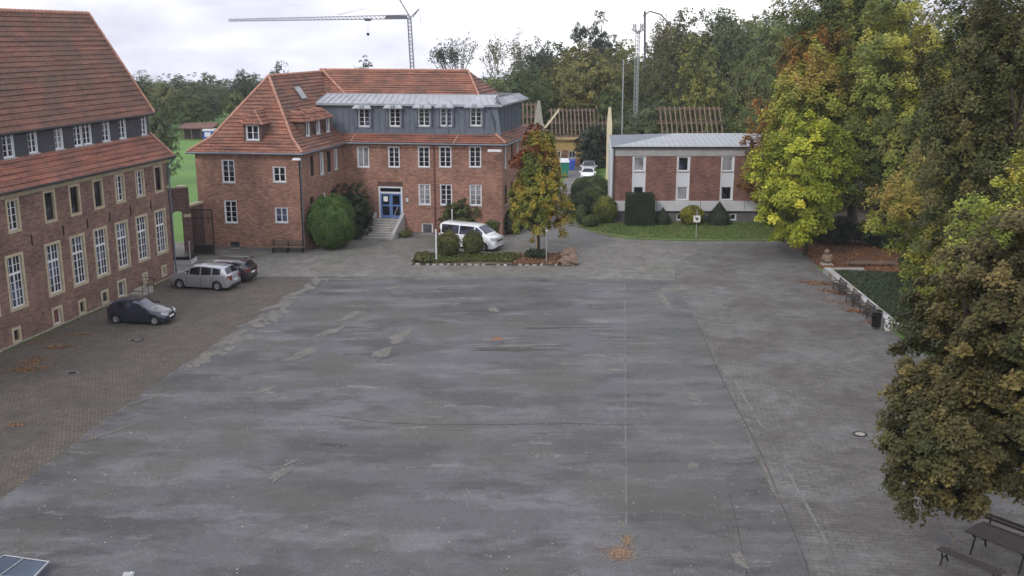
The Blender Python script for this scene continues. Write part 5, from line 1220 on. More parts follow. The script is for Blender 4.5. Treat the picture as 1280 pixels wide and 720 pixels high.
WM[t.name] = Matrix.Translation(Vector((at(806, 200, 150).x, 150, 0)))
mb = MB(); mb.tube(at(806, 200, 150), at(806, 14, 150), .16, n=5); mb.build('mast', 'crane_steel', t)
mb = MB(); mb.path([at(804, 20, 150), at(812, 14, 150), at(826, 18, 150), at(840, 34, 150)], .10, 5); mb.build('jib', 'crane_steel', t)
t = thing('flag_pole', 'thin pale pole standing before the olive trees left of the lattice mast', 'pole', (at(776.5, 200, 112).x, 112, 0))
mb = MB(); zz = at(776.5, 74, 112).z; mb.tube((0, 0, 0), (0, 0, zz), .09, .06, 8); sub('post', mb.mesh('post', 'galvanised'), t)

# ------------------------------------------------------------------ planted island
isl = [P(514, 331), P(518, 321), P(535, 316), P(600, 316), P(650, 318), P(700, 316), P(718, 318), P(719, 330), P(700, 332), P(600, 331.5), P(530, 331.5)]
sheet('planting_bed', isl, .06, 'soil', .06, .8)
mb = MB(); 
for a, b in zip(isl, isl[1:]+isl[:1]):
    n = max(1, int((b-a).length/.5))
    for k in range(n):
        if random.random() < .25: continue
        c = a.lerp(b, (k+.5)/n); s = random.uniform(.10, .2); hh = random.uniform(.06, .14)
        if len(mb.v) > 2800: break
        M_ = Matrix.Translation(c) @ Matrix.Rotation(random.uniform(0, 3), 4, 'Z')
        st = MB(); st.hexa([tuple(M_ @ Vector(q)) for q in [(-s, -s*.7, 0), (s, -s*.6, 0), (s*.9, s*.7, 0), (-s, s*.6, 0), (-s*.8, -s*.5, hh), (s*.8, -s*.5, hh*.8), (s*.7, s*.5, hh), (-s*.7, s*.5, hh*1.1)]])
        o = st.build('edging_stone', 'concrete_light' if random.random() < .25 else 'stone_grey'); tag(o, None, None)
        ISL = globals().setdefault('ISL_STONES', []); ISL.append(o)
root = bpy.data.objects.get('planting_bed')
for o in ISL_STONES: o.parent = root
def scatter(name, poly, n, leaf, mat, z0=.03, zr=.02, seed=1, up=.9, label=None, pts=None, kind='stuff', parent=None, hgt=0):
    g = np.random.default_rng(seed)
    if pts is None:
        xs = [p[0] for p in poly]; ys = [p[1] for p in poly]; Q = []
        while len(Q) < n:
            x, y = g.uniform(min(xs), max(xs)), g.uniform(min(ys), max(ys)); ins = False; j = len(poly)-1
            for i in range(len(poly)):
                if (poly[i][1] > y) != (poly[j][1] > y) and x < (poly[j][0]-poly[i][0])*(y-poly[i][1])/(poly[j][1]-poly[i][1])+poly[i][0]: ins = not ins
                j = i
            if ins: Q.append((x, y))
        pts = np.array(Q)
    n = len(pts); p = np.zeros((n, 3)); p[:, :2] = pts; p[:, 2] = z0+g.random(n)*zr+hgt*g.random(n)
    nr = g.normal(size=(n, 3))*(1-up)*1.5+np.array([0, 0, up]); nr /= np.linalg.norm(nr, axis=1)[:, None]
    a = np.cross(nr, g.normal(size=(n, 3))); a /= np.linalg.norm(a, axis=1)[:, None]; b = np.cross(nr, a); s = leaf*g.uniform(.5, 1.4, n)[:, None]
    V_ = np.stack([p-a*s*.5, p-b*s*.36, p+a*s*.5, p+b*s*.36], 1).reshape(-1, 3)
    if not hgt: V_[:, 2] = np.maximum(V_[:, 2], z0)
    o = bpy.data.objects.new(name, leafquads(name, V_, np.repeat(g.random(n), 4), mat)); COL.objects.link(o); o['kind'] = kind
    if label: o['label'] = label
    return o
scatter('ground_cover', [P(516, 329), P(522, 321), P(548, 319), P(575, 318), P(600, 320), P(640, 318), P(652, 322), P(640, 329), P(600, 328), P(560, 330)], 6500, .16, 'leaf_shrub', .06, .05, 3, .35, 'low green ground cover on the planted island', hgt=.16)
scatter('ground_cover', [P(516, 330), P(520, 322), P(536, 320), P(538, 331)], 1500, .16, 'leaf_russet', .1, .05, 4, .3, 'dry brownish plants at the left tip of the island', hgt=.3)
scatter('fallen_leaves', [P(640, 331), P(645, 317), P(718, 318), P(719, 331)], 2600, .14, 'leaf_fallen', .07, .03, 5, .8, 'fallen leaves under the young tree on the island')
scatter('ground_cover', [P(655, 324), P(662, 318), P(684, 319), P(684, 325)], 1500, .14, 'leaf_yew', .1, .05, 6, .3, 'dark ground cover round the foot of the young tree', hgt=.35)
def ball(name, label, px, py, wpx, hpx, mat, n=6000, leaf=.08, seed=0, **kw):
    kw.setdefault('round_', 'bush' in name or 'low_shrub' in name); p = P(px, py); D = p.y*CP+EYE*SP; rx = wpx/2/FPX*D; hz = hpx/FPX*D; return shrub(name, label, (p.x, p.y+rx*.6), (rx*(1 if kw['round_'] else 1.15), rx*(1 if kw['round_'] else 1.1), hz/2*(1.03 if kw['round_'] else 1.1)), mat, n, leaf*1.25, seed, **kw)
ball('round_bush', 'rounded olive-green bush at the left end of the island before the white van', 560, 323, 30, 32, 'leaf_shrub', 9000, .07, 1)
ball('round_bush', 'smaller rounded olive-green bush on the island in front of the van door', 591, 321, 27, 31, 'leaf_shrub', 8000, .07, 2)
ball('round_bush', 'large round clipped bright green bush before the wing of the school', 411.5, 314, 61, 66, 'leaf_box', 36000, .085, 3, lobes=20)
ball('tall_shrub', 'tall dark loose shrub behind the big round bush in the corner of the school', 438, 300, 46, 66, 'leaf_yew', 22000, .11, 4, lobes=20)
ball('tall_shrub', 'dark shrub against the brick left of the entrance stairs', 452, 296, 26, 50, 'leaf_yew', 9000, .11, 5)
ball('tall_shrub', 'dark green shrub growing against the brick wall behind the white van', 573, 297, 40, 44, 'leaf_dark', 11000, .11, 6)
ball('low_shrub', 'low dark shrub at the foot of the brick wall right of the van', 617, 295, 28, 24, 'leaf_dark', 7000, .1, 7)
ball('low_shrub', 'wide dark shrub at the right corner of the brick school', 640, 293, 34, 28, 'leaf_yew', 8000, .1, 8)
ball('small_plant', 'thin plant at the foot of the brick wall right of the stairs', 507, 297, 18, 9, 'leaf_shrub', 900, .09, 9)
for i, (px, py) in enumerate(((712, 331), (711, 322))):
    p = P(px, py); t = thing('boulder', ['brown boulder at the right front tip of the planted island', 'darker boulder at the right rear of the planted island'][i], 'rock', tuple(p))
    me = bpy.data.meshes.new('boulder'); import bmesh
    bm = bmesh.new(); bmesh.ops.create_icosphere(bm, subdivisions=3, radius=1)
    for v in bm.verts:
        k = 1+.22*math.sin(v.co.x*4+i)*math.cos(v.co.y*3.3)+.12*math.sin(v.co.z*7+v.co.x*5); v.co = Vector((v.co.x*.72*k, v.co.y*.5*k, max(-.05, v.co.z*.42*k+.30)))
    bm.to_mesh(me); bm.free(); me.materials.append(MATS['stone_brown'] if 'stone_brown' in MATS else MATS['stone_grey']); sub('stone', me, t)
# the young tree with the red top
p = P(673.5, 319); zt = at(673, 158, p.y).z
t = thing('young_tree', 'young tree turning yellow and orange with a red top on the planted island', 'tree', tuple(p))
R = 43/FPX*83; zc0 = at(673, 284, p.y).z; cz = (zt+zc0)/2; rz = (zt-zc0)/2
sub('trunk', trunk_mesh(zc0+.8, .13, (0, 0, cz-.4), (R*.5, R*.5, rz*.8), 9), t)
c = sub('crown', crown_mesh('crown', 5, 50000, .16, (R*.86, R*.86, rz*1.02), 'leaf_young', 42, sub_c=22, clump=.085, lobe_r=(.34, .46), cone=1), t); c.location = (0, 0, cz)
c = sub('crown_top', crown_mesh('crown_top', 6, 13000, .15, (R*.56, R*.56, rz*.46), 'leaf_redtop', 10, sub_c=16, clump=.12), t); c.location = (-.15, 0, cz+rz*.62)
c = sub('crown_top', crown_mesh('crown_top', 8, 3500, .15, (R*.34, R*.34, rz*.34), 'leaf_redtop', 8, sub_c=14, clump=.12), t); c.location = (-R*.52, -.2, cz+rz*.30)
# posts
pole('white_post', 'thin white post at the left end of the planted island', 545.5, 328, 287, .055, 'white_paint', extra=cap(.05, 'white_paint'))
pole('white_post', 'thin white post behind the van against the brick wall', 565.5, 297, 262, .05, 'white_paint', extra=cap(.05, 'white_paint'))
pole('wooden_stake', 'pale stake standing right behind the young tree trunk', 671, 317, 283, .05, 'timber_new', extra=cap(.05, 'timber_new'))
pole('white_post', 'thin grey and white post right of the young tree on the island', 683, 328, 288, .055, 'galvanised', extra=cap(.055, 'white_paint'))
pole('white_post', 'short white post on the lawn before the clipped hedge block', 808, 279, 262, .07, 'white_paint', extra=cap(.07, 'white_paint'))
pole('bollard', 'dark bollard at the right end of the lawn by the footpath', 979, 303, 289, .09, 'black_metal', 'bollard', extra=cap(.09, 'black_metal'))
def board(t, z):
    mb = MB(); mb.box(-.28, .28, -.06, -.03, z-1.05, z-.5); sub('sign_board', mb.mesh('sign_board', 'paper_white'), t)
    mb = MB(); mb.box(-.10, .14, -.064, -.061, z-.9, z-.66); mb.box(-.16, -.05, -.064, -.061, z-.72, z-.6); sub('sign_print', mb.mesh('sign_print', 'concrete_dark'), t)
pole('sign_post', 'post with a small square white sign on the lawn edge', 870, 298, 262, .045, 'galvanised', 'sign', extra=board)
# shrubs along the flat-roofed building and the road
p = P(797, 278); shrub('clipped_hedge', 'tall dark clipped hedge block with flat top before the white window strip', (p.x, p.y-1.3), (1.28, .85, 1.42), 'leaf_yew', 15000, .08, 20, box=True)
p = P(826, 278); shrub('clipped_yew', 'small dark cone-topped yew between the hedge block and the golden bush', (p.x, p.y-1.1), (.72, .6, .78), 'leaf_yew', 5000, .07, 21, conic=True)
p = P(895, 278); shrub('clipped_yew', 'larger dark cone-topped yew right of the golden bush', (p.x, p.y-1.2), (1.02, .8, 1.08), 'leaf_box2' if 0 else 'leaf_yew', 9000, .07, 22, conic=True)
ball('golden_bush', 'low yellow-green bush before the flat-roofed building', 866, 282, 31, 23, 'leaf_gold', 7000, .09, 23)
ball('low_shrub', 'yellow-green shrub at the left corner of the flat-roofed building', 757, 280, 30, 33, 'leaf_lime', 7000, .1, 24)
ball('clipped_bush', 'small upright rounded bush at the curve of the road', 726.5, 281, 14, 24, 'leaf_dark', 5000, .07, 25)
ball('clipped_bush', 'low rounded grey-green bush beside the upright one at the road curve', 738.5, 284, 22, 14, 'leaf_dark', 4500, .07, 26)
ball('clipped_bush', 'dark boxy bush between the road curve and the yellow-green shrub', 745.5, 278, 17, 26, 'leaf_yew', 6000, .07, 27)
for i, (px, py, wp, hp) in enumerate(((727, 274, 34, 32), (742, 268, 34, 34), (733, 262, 40, 30), (748, 256, 34, 34), (738, 247, 42, 24), (729, 252, 30, 28))):
    ball('hedge_bush', ['front left dark rounded bush of the hedge by the road', 'front right dark bush of the hedge by the road', 'middle dark bush of the road hedge', 'dark bush of the road hedge touching the flat-roofed building', 'rearmost dark bush of the road hedge below the white cars', 'dark bush on the road side of the hedge middle'][i], px, py, wp, hp, 'leaf_dark' if i % 2 else 'leaf_yew', 9000, .10, 30+i, group='dark bushes along the road')
p = P(742, 225); shrub('dark_conifer', 'dense dark conifer beside the far white cars', (at(742, 200, 134).x, 134), (2.6, 2.4, 3.0), 'leaf_pine', 16000, .2, 40, cat='tree', lobes=18)
# ------------------------------------------------------------------ right side: low wall, benches, bin, sculpture
w0, w1 = P(1030, 342), P(1114, 413)
t = thing('low_wall', 'low pale stone wall holding the grass bed on the right', 'wall', tuple(w0))
d = (w1-w0); l = d.length; d.normalize(); n_ = Vector((d.y, -d.x, 0))
if n_.x > 0: n_ = -n_
k = 0; c = 0.0
while c < l-.3:
    wd = min(random.uniform(.8, 1.15), l-c); mb = MB(); o_ = random.uniform(-.015, .015)
    q = lambda a, b, z: w0+d*a+n_*b+Vector((0, 0, z))
    mb.hexa([q(c+.01, o_, -.02), q(c+wd-.01, o_, -.02), q(c+wd-.01, -.38, -.02), q(c+.01, -.38, -.02), q(c+.01, o_, .36), q(c+wd-.01, o_, .36), q(c+wd-.01, -.38, .36), q(c+.01, -.38, .36)]); mb.build('stone_block', 'stone_brown' if k % 3 == 1 else 'stone_grey', t)
    mb = MB(); mb.hexa([q(c+.008, .04+o_, .361), q(c+wd-.008, .04+o_, .361), q(c+wd-.008, -.42, .361), q(c+.008, -.42, .361), q(c+.008, .04+o_, .45), q(c+wd-.008, .04+o_, .45), q(c+wd-.008, -.42, .45), q(c+.008, -.42, .45)]); mb.build('coping_stone', ('concrete', 'stone_grey', 'concrete_light')[random.randrange(3)], t)
    c += wd; k += 1
mb = MB(); a = w0+Vector((0, .1, 0)); b = P(1056, 340); mb.box(a.x, b.x+1.2, a.y-.12, a.y+.12, 0, .38); mb.build('return_wall', 'concrete', t)
wang = math.atan2(d.y, d.x)
def bench(label, along, leg='black_metal', slat='timber_brown', L_=.85):
    c = w0+d*along+n_*.50; t = thing('park_bench', label, 'bench', (c.x, c.y, .006), wang, 'benches along the low wall')
    sgn = 1 if (Vector((-d.y, d.x, 0)).dot(n_) > 0) else -1    # local +y is the open side when sgn=1
    for k in range(4): mb = MB(); y = sgn*(.02+.11*k-.15); mb.box(-L_, L_, y-.04, y+.04, .43, .465); sub('slat', mb.mesh('slat', slat), t)
    for k in range(3): mb = MB(); y = sgn*(-.22-.025*k); mb.box(-L_, L_, y-.015, y+.015, .53+.11*k, .61+.11*k); sub('slat', mb.mesh('slat', slat), t)
    for s in (-1, 1):
        mb = MB(); x = s*(L_-.15); mb.tube((x, sgn*.2, 0), (x, sgn*.16, .43), .03); mb.tube((x, -sgn*.24, 0), (x, -sgn*.17, .43), .03); mb.tube((x, sgn*.2, .41), (x, -sgn*.2, .41), .025); mb.tube((x, -sgn*.17, .43), (x, -sgn*.29, .86), .025); mb.tube((x, sgn*.2, .43), (x, sgn*.2, .62), .02); mb.tube((x, sgn*.2, .62), (x, -sgn*.22, .64), .02); sub('leg', mb.mesh('leg', leg), t)
bench('first bench from the far end of the low pale wall, on fallen leaves', 5.6); bench('middle bench along the low pale wall', 8.7); bench('nearest bench along the low pale wall beside the black bin', 11.6)
p = P(1096, 412); t = thing('litter_bin', 'black litter bin on the paving at the near end of the low wall', 'bin', tuple(p+Vector((0, .2, 0))))
mb = MB(); mb.lathe([(.22, .12), (.26, .16), (.28, .85), (.30, .86), (.30, .9), (.26, .9), (.25, .3)], 14); sub('body', mb.mesh('body', 'black_metal', True), t)
mb = MB(); mb.lathe([(.31, 1.02), (.28, 1.10), (.01, 1.16)], 14); [mb.tube((.27*math.cos(a), .27*math.sin(a), .85), (.27*math.cos(a), .27*math.sin(a), 1.05), .015) for a in (0, 1.57, 3.14, 4.71)]; sub('lid', mb.mesh('lid', 'black_metal', True), t)
mb = MB(); mb.tube((.33, 0, 0), (.33, 0, 1.1), .03); sub('stand', mb.mesh('stand', 'galvanised'), t)
p = P(1108, 413); t = thing('stone_post', 'short pale stone post just right of the black bin', 'post', tuple(p)); mb = MB(); mb.hexa([(-.14, -.14, 0), (.14, -.14, 0), (.14, .14, 0), (-.14, .14, 0), (-.11, -.11, .55), (.11, -.11, .55), (.11, .11, .6), (-.11, .11, .6)]); sub('stone', mb.mesh('stone', 'concrete_light'), t)
p = P(1033, 331); t = thing('stone_sculpture', 'squat weathered stone figure standing on the red leaf litter', 'sculpture', tuple(p))
mb = MB(); mb.hexa([(-.42, -.3, 0), (.42, -.3, 0), (.42, .3, 0), (-.42, .3, 0), (-.36, -.26, .16), (.36, -.26, .16), (.36, .26, .16), (-.36, .26, .16)]); sub('base', mb.mesh('base', 'stone_grey'), t)
me = bpy.data.meshes.new('figure'); bm = bmesh.new()
for (cx_, cy_, cz_, rx_, ry_, rz_) in ((0, 0, .48, .36, .26, .36), (.05, -.16, .34, .26, .22, .2), (-.02, 0, .98, .19, .18, .22), (-.28, -.05, .55, .12, .14, .28), (.28, -.05, .55, .12, .14, .28)):
    m_ = bmesh.ops.create_icosphere(bm, subdivisions=3, radius=1)
    for v in m_['verts']: k_ = 1+.10*math.sin(v.co.x*6+v.co.z*5); v.co = Vector((cx_+v.co.x*rx_*k_, cy_+v.co.y*ry_*k_, cz_+v.co.z*rz_*k_))
bm.to_mesh(me); bm.free(); me.materials.append(MATS['stone_brown']); me.polygons.foreach_set('use_smooth', [True]*len(me.polygons)); sub('figure', me, t)
p = P(1088, 333); t = thing('log_bench', 'long low wooden beam lying on the leaf litter under the trees', 'bench', tuple(p))
mb = MB(); mb.hexa([(-1.9, -.14, .22), (1.9, -.14, .2), (1.9, .14, .2), (-1.9, .14, .22), (-1.9, -.14, .36), (1.9, -.14, .36), (1.9, .14, .36), (-1.9, .14, .36)]); sub('beam', mb.mesh('beam', 'timber_grey'), t)
for s in (-1.5, 0, 1.5): mb = MB(); mb.box(s-.12, s+.12, -.12, .12, 0, .215); sub('leg', mb.mesh('leg', 'timber_brown'), t)
# wooden picnic bench set in the lower right corner
p = P(1252, 700); t = thing('picnic_table', 'dark slatted wooden table in the lower right corner with wet leaves on it', 'table', (p.x, p.y, .006), math.radians(-52))
for k in range(8): mb = MB(); mb.box(-1.1, 1.1, -.47+.12*k, -.47+.12*k+.105, .70, .74); sub('slat', mb.mesh('slat', 'timber_brown'), t)
for s in (-.8, .8):
    mb = MB(); mb.box(s-.04, s+.04, -.42, .42, .62, .70); mb.tube((s, -.5, 0), (s, -.25, .66), .035); mb.tube((s, .5, 0), (s, .25, .66), .035); sub('leg', mb.mesh('leg', 'black_metal'), t)
for i, (px, py, rz_) in enumerate(((1211, 717, -52), (1262, 684, -52))):
    p = P(px, py); t = thing('wooden_bench', ['dark bench with black curved legs left of the slatted table at the lower right', 'dark bench behind the slatted table at the lower right edge'][i], 'bench', (p.x, p.y, .006), math.radians(rz_))
    for k in range(3): mb = MB(); mb.box(-1.05, 1.05, -.16+.12*k, -.06+.12*k, .43, .47); sub('slat', mb.mesh('slat', 'timber_brown'), t)
    for k in range(2 if i else 0): mb = MB(); mb.box(-1.05, 1.05, .24, .27, .56+.13*k, .66+.13*k); sub('slat', mb.mesh('slat', 'timber_brown'), t)
    for s in (-.85, .85): mb = MB(); mb.path([(s, -.22, 0), (s, -.12, .22), (s, -.2, .42)], .03); mb.path([(s, .24, 0), (s, .12, .22), (s, .22, .42), (s, .28, .8 if i else .43)], .03); mb.tube((s, -.12, .22), (s, .12, .22), .025); sub('leg', mb.mesh('leg', 'black_metal'), t)
# glazed panel lying at the lower left, manholes
q = [P(-60, 735), P(44, 722), P(62, 702), P(5, 694)]
t = thing('glazed_hatch', 'framed bluish glass hatch lying in the lower left corner of the yard', 'hatch', (q[3].x, q[3].y, 0))
c_ = [P(-38, 720, .25), P(42, 722, .25), P(61, 702, .25), P(5, 694, .25)]
mb = MB(); mb.hexa([Vector((p.x, p.y, 0)) for p in c_]+[p+Vector((0, 0, -.04)) for p in c_]); mb.build('curb', 'zinc_wall', t)
mb = MB(); mb.face([p+Vector((0, 0, -.03)) for p in c_]); mb.build('pane', 'panel_blue', t)
mb = MB(); 
for a, b, r_ in ((0, 1, .03), (1, 2, .04), (2, 3, .02), (3, 0, .02)): mb.tube(c_[a], c_[b], r_, n=6)
mb.tube(c_[3].lerp(c_[2], .45), c_[0].lerp(c_[1], .45), .02, n=6); mb.build('frame', 'galvanised', t)
p = P(161, 724); t = thing('white_lamp_cover', 'small pale lamp cover on the asphalt at the bottom edge', 'lamp', tuple(p)); mb = MB(); mb.hexa([(-.2, -.1, 0), (.2, -.1, 0), (.2, .12, 0), (-.2, .12, 0), (-.17, -.08, .16), (.17, -.08, .16), (.17, .1, .2), (-.17, .1, .2)]); sub('cover', mb.mesh('cover', 'galvanised'), t); mb = MB(); mb.tube((.1, 0, .18), (.1, 0, .26), .03); sub('knob', mb.mesh('knob', 'white_paint'), t)
def manhole(label, px, py, r_, ring, lid):
    p = P(px, py); t = thing('manhole_cover', label, 'manhole cover', (p.x, p.y, .012)); mb = MB(); mb.lathe([(r_*.72, .004), (r_*.72, .018), (r_, .018), (r_, 0)], 28); sub('ring', mb.mesh('ring', ring), t)
    mb = MB(); mb.lathe([(.001, .014), (r_*.70, .014), (r_*.70, .004)], 28); sub('lid', mb.mesh('lid', lid), t)
manhole('round manhole cover with dark ring and pale middle on the right-hand paving', 1075, 543, .30, 'black_metal', 'stone_grey')
manhole('dark round manhole cover in the cobbled lane near the small blue car', 172, 425, .33, 'black_metal', 'concrete_dark')
manhole('dark round drain cover in the cobbled lane at the left', 90, 467, .33, 'concrete_dark', 'black_metal')
manhole('rusty round cover in the middle of the asphalt yard', 622, 424, .42, 'concrete_dark', 'rust')
manhole('dark cover in the cobbles before the school wing', 311, 322, .4, 'black_metal', 'concrete_dark')
# fallen leaves
def pile(px, py, rx, ry, n, rot=0, seed=0):
    g = np.random.default_rng(seed+300); c = P(px, py); a = g.normal(size=(n, 2))*np.array([rx, ry])*.5; cr, sr = math.cos(rot), math.sin(rot)
    return np.stack([c.x+a[:, 0]*cr-a[:, 1]*sr, c.y+a[:, 0]*sr+a[:, 1]*cr], 1)
P_ = [pile(34, 462, 1.2, .5, 420, .4, 1), pile(42, 452, .6, .9, 260, 0, 2), pile(74, 434, .9, .35, 220, .2, 3), pile(102, 418, .8, .3, 150, .2, 4), pile(19, 531, .4, .3, 60, 0, 5), pile(60, 425, 1.2, 1.0, 160, 0, 6)]
o = scatter('fallen_leaves', None, 0, .10, 'leaf_fallen', .016, .02, 51, .85, 'orange leaves blown together in the lane by the old house', pts=np.concatenate(P_))
P_ = [pile(776, 692, .40, .50, 900, 0, 7), pile(784, 676, .22, .45, 260, 0, 8), pile(762, 692, .7, .5, 130, 0, 9)]
scatter('fallen_leaves', None, 0, .05, 'leaf_tan', .016, .02, 52, .85, 'heap of tan leaves on the asphalt near the bottom edge', pts=np.concatenate(P_))
P_ = [pile(1022, 354, 1.2, .6, 500, -.5, 10), pile(1040, 365, 1.0, .5, 420, -.8, 11), pile(1070, 389, .8, .5, 380, -.9, 12), pile(1092, 403, .6, .4, 160, 0, 13), pile(1052, 378, 2.0, 1.0, 260, -.8, 14)]
scatter('fallen_leaves', None, 0, .11, 'leaf_fallen', .016, .03, 53, .85, 'orange leaves lying under the benches by the low wall', pts=np.concatenate(P_))
scatter('fallen_leaves', [P(987, 305), P(1008, 300.5), P(1280, 300), P(1280, 344), P(1030, 339), P(1004, 316)], 15000, .13, 'leaf_fallen', .02, .05, 54, .8, 'red-brown leaves covering the ground under the big trees')
scatter('fallen_leaves', [P(1100, 620), P(1280, 560), P(1290, 718), P(1180, 718)], 260, .09, 'leaf_fallen', .012, .02, 55, .85, 'scattered leaves on the paving near the slatted table')
scatter('fallen_leaves', [P(20, 610), P(300, 450), P(770, 450), P(960, 600), P(1000, 719), P(-20, 719)], 1500, .075, 'leaf_pale', .012, .012, 56, .9, 'small pale leaves scattered over the asphalt')
scatter('fallen_leaves', [P(0, 450), P(218, 352), P(300, 352), P(100, 520), P(-10, 600)], 500, .07, 'leaf_fallen', .012, .012, 57, .9, 'single leaves scattered over the cobbled lane')
scatter('fallen_leaves', [P(720, 300), P(985, 300), P(1100, 420), P(1120, 560), P(930, 500)], 500, .06, 'leaf_fallen', .012, .012, 58, .9, 'single leaves scattered over the right-hand paving')
g_ = np.random.default_rng(78); ed_ = []
for a_, b_, n_, sd in ((P(395, 347), P(32, 600), 420, .22), (A+U*1.0-V*.35, B-V*.3, 520, .22), (P(845, 352), P(1010, 718), 260, .18), (P(985, 303), P(1030, 341), 260, .25), (P(514, 332.5), P(716, 333), 200, .12), (P(742, 291), P(985, 301.5), 240, .12), (C0+Vector((0, -.4, 0)), C1+Vector((0, -.4, 0)), 120, .2)):
    for t_ in g_.random(n_): q_ = a_.lerp(b_, t_); ed_.append((q_.x+g_.normal(0, sd), q_.y+g_.normal(0, sd)))
scatter('fallen_leaves', None, 0, .075, 'leaf_fallen', .016, .015, 62, .85, 'brown leaves gathered along kerbs and the edges of the yard', pts=np.array(ed_))
scatter('grass_blades', [P(720, 284), P(765, 279), P(1030, 279), P(1000, 297), P(930, 300), P(800, 298), P(745, 289)], 16000, .10, 'leaf_grass', .015, .02, 59, .3, 'short lawn grass before the flat-roofed building', hgt=.05)
g_ = np.random.default_rng(77); lp = [A.lerp(B, t_)+(-V)*abs(g_.normal(0, .22)) for t_ in g_.random(1500)]
scatter('wall_weeds', None, 0, .07, 'leaf_grass', .005, .02, 60, .4, 'moss and weeds along the foot of the old brick wall', pts=np.array([(p.x, p.y) for p in lp]), hgt=.06)

# ------------------------------------------------------------------ trees on the right
def big_tree(name, label, base, crown_c, rad, mat, n, leaf, seed, trunk_h, r, lobes=26, clump=.075, bottom=-1, limbs=9, **kw):
    t = thing(name, label, 'tree', base)
    cc = (crown_c[0]-base[0], crown_c[1]-base[1], crown_c[2])
    sub('trunk', trunk_mesh(trunk_h, r, cc, rad, limbs), t)
    c = sub('crown', crown_mesh('crown', seed, n, leaf, rad, mat, lobes, sub_c=26, clump=clump, bottom=bottom, **kw), t); c.location = cc; return t
def ctr(px, py, Y): q = at(px, py, Y); return (q.x, q.y, q.z)
q = ctr(1000, 230, 80); big_tree('maple_tree', 'bright yellow-green maple at the left of the big trees', (q[0]+.5, 79, 0), (q[0]-.1, 78, q[2]+.2), (4.6, 3.8, 5.5), 'leaf_bright', 90000, .20, 101, 3.2, .2, 30, .085)
q = ctr(1010, 150, 88); big_tree('tall_tree', 'tall lime-green and yellow tree rising behind the bright maple', (q[0]+1, 90, 0), (q[0]-.2, 85, q[2]-.3), (5.2, 4, 7.8), 'leaf_limeyel', 70000, .22, 102, 6, .35, 34, .075)
q = ctr(955, 190, 91); big_tree('orange_tree', 'orange-brown tree leaning over the right end of the flat roof', (q[0]+1.5, 92, 0), (q[0]+.9, 91, 6.6), (3.3, 3, 5.2), 'leaf_orange', 30000, .19, 103, 4, .2, 22)
q = ctr(972, 110, 96); big_tree('orange_tree', 'taller orange-tinted tree above the bright maple', (q[0]+1.5, 93, 0), (q[0]+.9, 89, 13.6), (3.4, 3, 5.0), 'leaf_orange', 26000, .2, 113, 8, .3, 20)
q = ctr(1125, 140, 80); big_tree('broad_tree', 'broad dark green tree filling the upper right behind the low wall', (q[0]+.5, 84, 0), (q[0]+.4, 81, 10.0), (6.9, 6, 9.9), 'leaf_broad', 170000, .20, 104, 7, .5, 46, .065)
q = ctr(1085, 60, 90); big_tree('tall_tree', 'tallest dark green tree at the back of the right-hand group', (q[0]+.5, 92, 0), (q[0], 92, 17), (7.5, 5, 9), 'leaf_lime', 60000, .24, 114, 9, .5, 30)
q = ctr(1240, 150, 52); big_tree('broad_tree', 'dark russet-green tree at the upper right edge', (q[0]+2, 54, 0), (q[0]+.9, 53, 12.5), (5.3, 5, 9.0), 'leaf_russet', 120000, .16, 105, 7, .45, 40, .065)
q = ctr(1172, 262, 46); big_tree('broad_tree', 'yellow-green tree between the grass bed and the near dark branches', (q[0]+3.5, 46, 0), (q[0]+1.0, 40, 7.6), (3.6, 3.2, 4.6), 'leaf_limeyel', 80000, .14, 106, 5, .3, 30, .08)
q = ctr(1230, 300, 60); big_tree('broad_tree', 'olive-green tree filling the gap behind the near dark branches', (q[0]+1, 62, 0), (q[0]-.6, 61, 6.0), (5.4, 4, 6.2), 'leaf_limeyel', 80000, .16, 116, 4, .3, 30, .08)
q = ctr(1250, 400, 28); big_tree('near_tree', 'near tree with low hanging russet branches at the right edge', (q[0]+3.2, 29, 0), (q[0]+1.1, 28.2, 8.0), (4.0, 3.6, 4.3), 'leaf_near', 210000, .115, 107, 5, .35, 50, .060, limbs=14)
q = ctr(1150, 500, 27.5); t = big_tree('near_tree', 'drooping russet branch mass hanging over the right-hand paving', (18.5, 29, 0), (q[0]+1.0, 27.6, 5.3), (2.2, 2.0, 2.7), 'leaf_near', 70000, .11, 108, 4.5, .16, 26, .085, limbs=9)
# dark understorey below the big trees
for i, (px, py, wp, hp, D) in enumerate(((1045, 305, 90, 26, 84), (1100, 306, 70, 34, 82), (1160, 320, 90, 60, 70), (1220, 340, 90, 60, 62), (1010, 300, 30, 16, 86))):
    q = at(px, py, D); rx = wp/2/FPX*D; hz = hp/FPX*D; shrub('understorey_bush', ['dark bush under the bright maple', 'dark bush behind the log bench', 'dark thicket at the back of the grass bed', 'dark thicket at the right of the grass bed', 'small dark bush at the end of the footpath'][i], (q.x, D), (rx, 1.6, max(.8, hz/2+.3)), 'leaf_yew', 13000, .16, 60+i, lobes=18)
scatter('grass_blades', [P(1034, 343), P(1130, 346), P(1200, 420), P(1150, 436), P(1114, 409), P(1070, 372)], 7000, .12, 'leaf_yew', .30, .03, 61, .3, 'rough grass in the bed above the low wall', hgt=.08)
